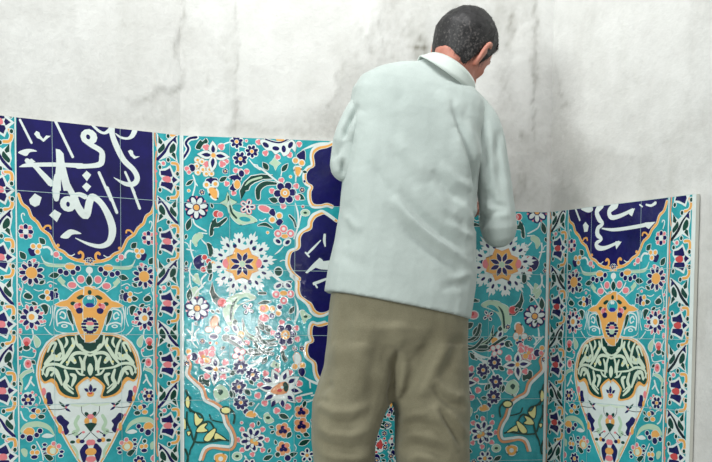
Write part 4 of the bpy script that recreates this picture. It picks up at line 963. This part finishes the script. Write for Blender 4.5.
for sx in (-1, 1):
    tube(bm, [(hl(.008 * sx, .088, -.028), .007), (hl(.016 * sx, .086, -.028), .006)], 8)
    tube(bm, [(hl(.012 * sx, .083, .03), .008), (hl(.045 * sx, .070, .028), .007)], 8)                                        # brow
    tube(bm, [(hl(.05 * sx, .058, -.02), .014), (hl(.035 * sx, .068, -.03), .012)], 8)                                       # cheek
    # ear: rim and lobe
    ez = -.014
    tube(bm, [(hl(.070 * sx, .014, .020 + ez), .006), (hl(.084 * sx, .004, .034 + ez), .0065), (hl(.092 * sx, -.012, .028 + ez), .007), (hl(.092 * sx, -.015, .006 + ez), .007), (hl(.083 * sx, -.004, -.020 + ez), .007), (hl(.072 * sx, .008, -.030 + ez), .008)], 10)
    tube(bm, [(hl(.072 * sx, .006, .017 + ez), .010), (hl(.081 * sx, -.003, .005 + ez), .011), (hl(.073 * sx, .006, -.016 + ez), .009)], 8)
tube(bm, [(hl(-.022, .083, -.058), .006), (hl(0, .092, -.055), .008), (hl(.022, .083, -.058), .006)], 8)
tube(bm, [(hl(-.018, .081, -.069), .006), (hl(0, .089, -.070), .009), (hl(.018, .081, -.069), .006)], 8)
tube(bm, [(hl(-.012, .066, -.095), .016), (hl(.012, .066, -.095), .016)], 8)
NB = P3(449, 92, -.325)
tube(bm, [(hl(0, -.012, -.045), .056), (HC * .45 + NB * .55, .056), (NB, .062)], 18)
PEL = P3(397, 335, -.42); CH = P3(425, 135, -.36)
tube(bm, [(NB, .05), (CH, .10), (P3(408, 220, -.40), .115), (PEL, .10)], 18)
tube(bm, [(P3(378, 102, -.36), .055), (CH + Vector((0, 0, .07)), .075), (P3(472, 118, -.36), .055)], 14)
def tz(p, z): return Vector((p.x, p.y, z))
FL, FR = P3(343, 461, -.41), P3(432, 461, -.41)
ankL, ankR = Vector((FL.x - .01, -.40, .085)), Vector((FR.x + .02, -.40, .085))
for hipx, F_, A_ in ((367, FL, ankL), (428, FR, ankR)):
    tube(bm, [(P3(hipx, 350, -.42), .078), (F_, .062), (Vector(((F_.x + A_.x) / 2, -.42, .45)), .056), (A_, .036)], 14)
ELB = {}
ARM = dict(R=[P3(477, 112, -.36), P3(490, 160, -.39), P3(498, 230, -.40)], L=[P3(368, 104, -.36), P3(356, 132, -.38), P3(347, 168, -.39)])
HAND = dict(R=P3(490, 205, -.075), L=P3(358, 158, -.085))
for k in 'RL':
    a = ARM[k]; h = HAND[k]; dirn = (h - a[2]).normalized(); wr = h - dirn * .09
    tube(bm, [(a[0], .040), (a[1], .030), (a[2], .024)], 12); tube(bm, [(a[2], .024), (a[2].lerp(wr, .35), .028), (wr, .025)], 12)
    side = dirn.cross(Vector((0, 0, 1))).normalized() * (1 if k == 'R' else -1); upv = Vector((0, 0, 1)) - dirn * dirn.z; upv.normalize()
    # palm: flattened fan, then four curled fingers and a thumb
    for s_ in (-.026, -.009, .009, .026): tube(bm, [(wr - dirn * .005 + side * s_ * .5, .017), (wr + dirn * .075 + side * s_, .0135)], 10)
    for i, (s_, l) in enumerate(((-.031, .9), (-.011, 1.03), (.010, .97), (.030, .76))):
        b0 = wr + dirn * .078 + side * s_
        tube(bm, [(b0, .0095), (b0 + dirn * .030 * l + upv * .004, .009), (b0 + dirn * .046 * l - upv * .016 * l, .0083), (b0 + dirn * .044 * l - upv * .038 * l, .0072)], 9, 4)
    tb = wr + dirn * .018 - side * .024
    tube(bm, [(tb, .013), (tb + dirn * .028 - side * .022 - upv * .010, .0115), (tb + dirn * .052 - side * .022 - upv * .026, .0095)], 9, 4)
for A_, F_ in ((ankL, FL), (ankR, FR)): tube(bm, [(A_, .035), (A_ + Vector((0, .02, -.045)), .034), (A_ + Vector((0, .13, -.055)), .027)], 12)
me = remesh(bm, .0042, 4, 'person'); smooth_mesh(me)
man = obj('person', me, m_skin)
tag(man, 'man seen from behind in pale sage shirt and olive trousers, leaning towards the tiles', 'person')
for sx in (-1, 1):
    bm = bmesh.new(); bmesh.ops.create_uvsphere(bm, u_segments=16, v_segments=10, radius=.0125, matrix=Matrix.Translation(hl(.030 * sx, .072, .010)))
    for f in bm.faces: f.smooth = True
    ey = obj('eye', bm, m_eye, man)
    bm = bmesh.new(); bmesh.ops.create_uvsphere(bm, u_segments=12, v_segments=8, radius=.006, matrix=Matrix.Translation(hl(.030 * sx, .0795, .009)))
    obj('iris', bm, m_iris, ey)
    bm = bmesh.new(); tube(bm, [(hl(.013 * sx, .086, .033), .003), (hl(.030 * sx, .080, .037), .0035), (hl(.046 * sx, .072, .034), .0025)], 8); obj('eyebrow', bm, m_hair, man)
# hair
def hairline(th):                                          # lowest elevation (z in head frame) of hair per azimuth
    a = (th % (2 * PI)); back = math.cos(a - 1.5 * PI)     # 1 at the back
    if back > .3: return -.080
    if back > .1: return -.080 + .085 * ((.3 - back) / .2) ** 1.5
    if back > -.25: return .008 if back > .05 else -.030
    if back > -.35: return .0
    return .018 + .055 * min(1, (-.05 - back) / .55)
bm = bmesh.new(); gl = bm.verts.layers.float_color.new('grey'); rows = []
nU, nV = 96, 40
for j in range(nV + 1):
    row = []
    for i in range(nU):
        th = 2 * PI * i / nU; zl = hairline(th); ph0 = math.asin(max(-.99, min(.99, zl / (.118 if zl > 0 else .108)))); ph = ph0 + (PI / 2 - .01 - ph0) * j / nV
        f = min(1, j / 5); q = head_pt(th, ph, (.001 + .010 * f) + .003 * f * noise.noise(Vector((math.cos(th) * 6, math.sin(th) * 6, ph * 8))) + .0015 * f * noise.noise(Vector((math.cos(th) * 22, math.sin(th) * 22, ph * 24))))
        v = bm.verts.new(hl(*q)); side_ = max(0, 1 - q[2] / .05) if q[2] > -.01 else 1
        gv = (.75 * max(0, min(1, side_)) * (.55 + .45 * abs(math.cos(th)))) if j < 18 else .1; v[gl] = (gv, gv, gv, 1); row.append(v)
    rows.append(row)
for j in range(nV):
    for i in range(nU):
        f = bm.faces.new((rows[j][i], rows[j][(i + 1) % nU], rows[j + 1][(i + 1) % nU], rows[j + 1][i])); f.smooth = True
bm.faces.new(rows[-1])
for _ in range(6500):                                      # short cropped strands
    th = random.uniform(0, 2 * PI); zl = hairline(th); z = zl - .003 + (.112 - zl) * random.random() ** 1.0
    ph = math.asin(max(-.98, min(.98, z / (.118 if z > 0 else .108)))); q = Vector(head_pt(th, ph, .004)); q2 = Vector(head_pt(th + random.uniform(-.05, .05), ph - random.uniform(.05, .16), .012 + random.random() * .004))
    a, b_ = hl(*q), hl(*q2); s_ = (b_ - a).cross(a - HC).normalized() * .0007
    vs = [bm.verts.new(p) for p in (a - s_, a + s_, b_)]
    gv = random.random() * (.9 if z < .02 else .15)
    for v in vs: v[gl] = (gv, gv, gv, 1)
    bm.faces.new(vs)
obj('hair', bm, m_hair, man)

# shirt
bm = bmesh.new()
R = [(62, 416, 470, 84, -.345, .10), (63, 396, 474, 92, -.35, .14), (67, 378, 479, 98, -.355, .17), (75, 361, 483, 105, -.36, .20), (88, 352.5, 484, 113, -.365, .22), (106, 350, 482, 124, -.37, .24), (125, 351, 479, 138, -.375, .25), (152, 346, 478, 160, -.385, .26),
     (180, 343, 477, 186, -.395, .265), (210, 340, 477, 216, -.405, .27), (240, 335, 476, 250, -.41, .275), (265, 329, 474, 282, -.415, .285), (291, 325, 468, 320, -.42, .30)]
R = [(57, 428, 471, 85, -.352, .085)] + R
loft(bm, [ring_px(yl, xl, xr, yr, Y, th_) for (yl, xl, xr, yr, Y, th_) in R])
me = remesh(bm, .0045, 5, 'shirt')
SF = [([(450, 100), (457, 117), (463, 135), (470, 158), (475, 172), (477, 186)], -.012, 3.0), ([(474, 160), (476.5, 176), (477.5, 200), (477.5, 236), (478, 270)], -.018, 2.4), ([(455, 128), (462, 152), (470, 176)], .005, 5), ([(467, 120), (474, 145), (481, 166)], .005, 4),
      ([(359, 104), (350, 118), (345, 131), (344, 140)], -.011, 2.6), ([(364, 112), (354, 126), (350, 142)], .005, 5), ([(343, 158), (342, 168), (343, 176)], -.008, 2.5),
      ([(392, 196), (410, 218), (426, 233), (446, 248), (472, 266)], .0085, 5), ([(398, 190), (420, 216), (440, 233), (468, 250)], -.006, 5), ([(386, 200), (404, 226), (424, 244), (450, 262), (468, 280)], -.004, 6),
      ([(370, 160), (382, 182), (396, 200)], -.004, 5), ([(396, 134), (412, 158), (430, 180)], .004, 6), ([(386, 140), (402, 168), (418, 190)], -.0035, 5), ([(432, 170), (448, 190), (466, 204)], -.005, 4), ([(440, 162), (456, 180), (472, 190)], .004, 4),
      ([(430, 184), (446, 208), (462, 222)], .004, 4), ([(446, 220), (460, 232), (474, 238)], .004, 3.5), ([(456, 196), (466, 212), (474, 226)], .0045, 3.5), ([(452, 282), (462, 276), (472, 272)], .0035, 4), ([(440, 290), (456, 284), (470, 284)], -.003, 4),
      ([(340, 210), (352, 224), (362, 232)], .003, 4), ([(336, 250), (352, 262), (372, 268)], -.0025, 6), ([(345, 200), (347, 230), (343, 262)], -.0025, 6), ([(372, 110), (366, 150), (358, 200)], .003, 9),
      ([(488, 120), (492, 150), (494, 190)], .003, 4), ([(498, 130), (500, 160), (503, 200)], -.003, 3.5), ([(484, 150), (486, 180), (484, 210)], -.004, 3.5), ([(482, 226), (490, 214), (506, 212)], -.0035, 3.5), ([(336, 140), (334, 156), (336, 170)], -.003, 3), ([(481, 212), (479, 222), (480, 232)], -.010, 3.5),
      ([(400, 76), (402, 92), (398, 110)], -.002, 6), ([(436, 92), (450, 104), (466, 110)], .003, 5)]
displace(me, [(a_, b__ * (1.75 if abs(b__) < .01 else 1), c_ * (1.15 if abs(b__) < .007 else 1)) for a_, b__, c_ in SF], lambda x, y: .0012 * noise.noise(Vector((x * .06, y * .06, 2))) + .0006 * noise.noise(Vector((x * .2, y * .2, 4))))
smooth_mesh(me); shirt = obj('shirt', me, M_shirt, man)
for k in 'RL':
    bm = bmesh.new(); a = ARM[k]; h = HAND[k]
    if k == 'R':
        tube(bm, [(P3(462, 106, -.36), .058), (P3(480, 128, -.37), .060), (P3(490, 165, -.39), .053), (P3(496, 200, -.40), .050), (P3(499, 229, -.40), .052)], 18)
        tube(bm, [(P3(499, 231, -.40), .049), (a[2].lerp(h, .4), .047), (a[2].lerp(h, .72), .038)], 16)
    else:
        tube(bm, [(P3(380, 96, -.36), .050), (P3(361, 116, -.375), .048), (P3(350, 142, -.385), .047), (P3(346, 166, -.39), .045)], 18)
        tube(bm, [(P3(346, 166, -.39), .045), (a[2].lerp(h, .4), .043), (a[2].lerp(h, .7), .037)], 16)
    me = remesh(bm, .0045, 4, 'sleeve')
    displace(me, [(a_, b__ * 1.9, c_) for a_, b__, c_ in SF if abs(b__) < .012] + [([(476, 150), (484, 170), (486, 200)], .007, 4), ([(500, 128), (494, 160), (500, 190)], -.005, 4), ([(488, 190), (494, 204), (508, 208)], -.006, 3.5), ([(484, 200), (494, 214), (512, 216)], .005, 3.5), ([(350, 118), (340, 132), (334, 150)], .004, 4), ([(345, 140), (338, 152), (330, 158)], -.005, 3)],
             lambda x, y: .0018 * noise.noise(Vector((x * .06, y * .06, 2))))
    smooth_mesh(me); obj('sleeve', me, M_shirt, shirt)
# hem band
def rows_of(rings): return rings
def sheet(name, rings, mat, parent, th=.003):
    bm = bmesh.new(); R_ = [[bm.verts.new(p) for p in r_] for r_ in rings]; n = len(R_[0])
    for a_, b_ in zip(R_, R_[1:]):
        for i in range(n): f = bm.faces.new((a_[i], a_[(i + 1) % n], b_[(i + 1) % n], b_[i])); f.smooth = True
    bmesh.ops.recalc_face_normals(bm, faces=bm.faces)
    bmesh.ops.solidify(bm, geom=list(bm.faces), thickness=th)
    return obj(name, bm, mat, parent)
# collar: a fold-over band round the leaning neck
cA, cB = P3(427.5, 55, -.345), P3(474, 89, -.345); cc = (cA + cB) / 2; ax = (cB - cA) / 2
bk = P3(458, 62, -.43) - cc                                # centre of the back of the collar
fr = Vector((-.01, .075, -.035))
nrm = (RMT @ Vector((.617, 0, .787))).normalized()
def cring(s, dn, ex=0):
    out = []
    for k in range(40):
        t = 2 * PI * k / 40; v = bk if math.sin(t) < 0 else fr; w_ = abs(math.sin(t))
        out.append(cc + ax * (s * math.cos(t)) + v * (w_ * s + (ex if math.sin(t) < 0 else 0) * w_) - nrm * dn * (.35 + .65 * w_))
    return out
sheet('collar', [cring(.93, .014), cring(.975, .002), cring(1.0, .0), cring(1.05, .010), cring(1.10, .022), cring(1.16, .035, .03), cring(1.20, .048, .05)], M_collar, shirt)

# trousers
bm = bmesh.new()
loft(bm, [ring_px(y, xl, xr, y2, -.42, th_) for (y, xl, xr, y2, th_) in ((282, 333, 464, 300, .24), (300, 330.5, 466.5, 318, .265), (325, 328.5, 466, 332, .275), (345, 327, 466, 345, .25), (358, 334, 460, 358, .20), (366, 345, 450, 366, .14))])
def leg(rs, A_):
    rr = [ring_px(y, xl, xr, y, Y, th_, 28, 2.3) for (y, xl, xr, Y, th_) in rs]; last = rr[-1]; c = sum(last, Vector()) / len(last)
    for z, s_ in ((.40, .88), (.22, .82), (.10, .84)):
        cz = c.lerp(A_, 1 - (z - .08) / (c.z - .08)); cz.z = z; rr.append([cz + Vector(((p.x - c.x) * s_, (p.y - c.y) * s_, 0)) for i, p in enumerate(last)])
    loft(bm, rr)
loft(bm, [ring_px(y, xl, xr, y, -.42, th_) for (y, xl, xr, th_) in ((340, 345, 450, .20), (368, 355, 438, .19), (386, 372, 418, .17), (396, 380, 404, .13), (402, 386, 396, .08))])
leg([(345, 327, 402, -.42, .24), (366, 324.5, 397, -.42, .23), (384, 318.5, 393, -.42, .225), (402, 312.5, 389.5, -.42, .22), (421, 312, 380.5, -.42, .215), (440, 312, 374.5, -.42, .21), (461, 314, 374, -.42, .205)], ankL)
leg([(345, 388, 466, -.42, .24), (366, 391, 466.5, -.42, .23), (384, 392.5, 467.5, -.42, .225), (402, 393, 468, -.42, .22), (414, 396, 468, -.42, .22), (430, 396, 467.5, -.42, .215), (450, 395.5, 467.5, -.42, .21), (461, 397, 468, -.42, .205)], ankR)
me = remesh(bm, .0055, 4, 'trousers')
TF = [([(399, 350), (396, 368), (393.5, 390), (391.5, 404)], -.016, 3.2), ([(404, 345), (402, 372), (398, 398)], .006, 5), ([(384, 330), (386, 352), (384, 374)], -.005, 8), ([(396, 318), (397, 334), (400, 348)], .004, 8),
      ([(410, 338), (400, 366), (396, 392)], -.003, 5), ([(438, 322), (428, 350), (416, 380), (404, 406)], -.0055, 7), ([(450, 330), (440, 356), (426, 384), (410, 410)], .006, 7), ([(462, 334), (452, 360), (440, 382)], -.004, 6),
      ([(344, 302), (346, 330), (344, 352)], -.0045, 6), ([(336, 340), (340, 370), (336, 395)], .003, 6), ([(360, 320), (362, 360), (360, 400)], .003, 12), ([(376, 330), (373, 372), (370, 420)], -.004, 7),
      ([(318, 402), (334, 412), (352, 412), (372, 404)], .0045, 4), ([(316, 412), (334, 424), (352, 424), (374, 414)], -.0045, 4), ([(314, 424), (330, 434), (352, 436), (372, 428)], .004, 4), ([(314, 438), (330, 446), (350, 450), (372, 444)], -.0045, 4), ([(316, 452), (336, 458), (356, 459), (372, 456)], .004, 4),
      ([(314, 398), (324, 388), (334, 384)], -.004, 4), ([(312, 402), (322, 400), (330, 405)], -.004, 3),
      ([(433, 384), (440, 396), (450, 404), (466, 408)], -.007, 2.6), ([(434, 378), (444, 390), (456, 396), (467, 396)], .005, 4), ([(438, 408), (446, 420), (456, 436), (462, 446)], -.0075, 3.2), ([(432, 404), (440, 420), (450, 436), (458, 452)], .006, 4), ([(448, 410), (458, 424), (466, 438)], .0055, 4),
      ([(400, 420), (414, 414), (430, 414)], .004, 4), ([(398, 430), (412, 424), (432, 426), (446, 434)], -.0045, 4), ([(398, 440), (414, 434), (432, 438), (450, 448)], .0045, 4), ([(400, 452), (414, 446), (434, 450), (448, 458)], -.005, 4), ([(404, 462), (420, 456), (440, 462)], .004, 4), ([(412, 400), (424, 398), (436, 402)], -.003, 4)]
displace(me, [(a_, b__ * (2.0 if c_ > 5 else 1.7), c_ * 1.15) for a_, b__, c_ in TF], lambda x, y: .0018 * noise.noise(Vector((x * .05, y * .05, 7))) + .0007 * noise.noise(Vector((x * .18, y * .18, 8))))
smooth_mesh(me); trou = obj('trousers', me, M_trou, man)
# shoes
for A_ in (ankL, ankR):
    bm = bmesh.new(); rr = []
    for y, w_, h_ in ((-.075, .026, .05), (-.065, .036, .075), (-.02, .040, .095), (.03, .040, .092), (.08, .044, .07), (.13, .048, .055), (.17, .042, .045), (.195, .024, .03)):
        rr.append([Vector((A_.x + math.copysign(abs(math.cos(t)) ** .8, math.cos(t)) * w_, A_.y + y, .012 + h_ * .5 + h_ * .5 * math.copysign(abs(math.sin(t)) ** .7, math.sin(t)))) for t in [2 * PI * k / 18 for k in range(18)]])
    loft(bm, rr)
    for f in bm.faces: f.smooth = True
    sh = obj('shoe', bm, m_shoe, man)
    bm = bmesh.new(); o2 = [(A_.x + math.copysign(1, math.cos(t)) * abs(math.cos(t)) ** .7 * .047, A_.y + .06 + math.sin(t) * .142) for t in [2 * PI * k / 28 for k in range(28)]]
    loft(bm, [[Vector((x, y, z)) for x, y in o2] for z in (0.0, .016)]); obj('sole', bm, m_sole, sh)

# ------------------------------------------------------------------ light
def area(name, loc, target, size, size_y, power, col=(1, 1, 1)):
    l = bpy.data.lights.new(name, 'AREA'); l.shape = 'RECTANGLE'; l.size = size; l.size_y = size_y; l.energy = power; l.color = col
    o = bpy.data.objects.new(name, l); C.objects.link(o); o.location = loc
    o.rotation_euler = (Vector(target) - Vector(loc)).to_track_quat('-Z', 'Y').to_euler(); return o
area('ceiling_tube_light', (.1, -.9, 2.75), (.15, 0, 1.75), 1.5, .25, 21, (1, 1, .99))
area('daylight_opening', (-2.3, -2.8, 2.1), (.1, 0, 1.1), 1.1, 1.0, 72, (.97, 1, .98))
area('work_lamp', (.10, -3.45, ZT - .62), (.05, 0, .8), .05, .05, 8, (1, 1, 1))
wd = bpy.data.worlds.new('world'); sc.world = wd; wd.use_nodes = True
wd.node_tree.nodes['Background'].inputs['Color'].default_value = (.9, .93, .92, 1); wd.node_tree.nodes['Background'].inputs['Strength'].default_value = .34
vs = sc.view_settings; vs.view_transform = 'Standard'; vs.look = 'None'; vs.gamma = 1; vs.use_curve_mapping = False; vs.exposure = 0.24
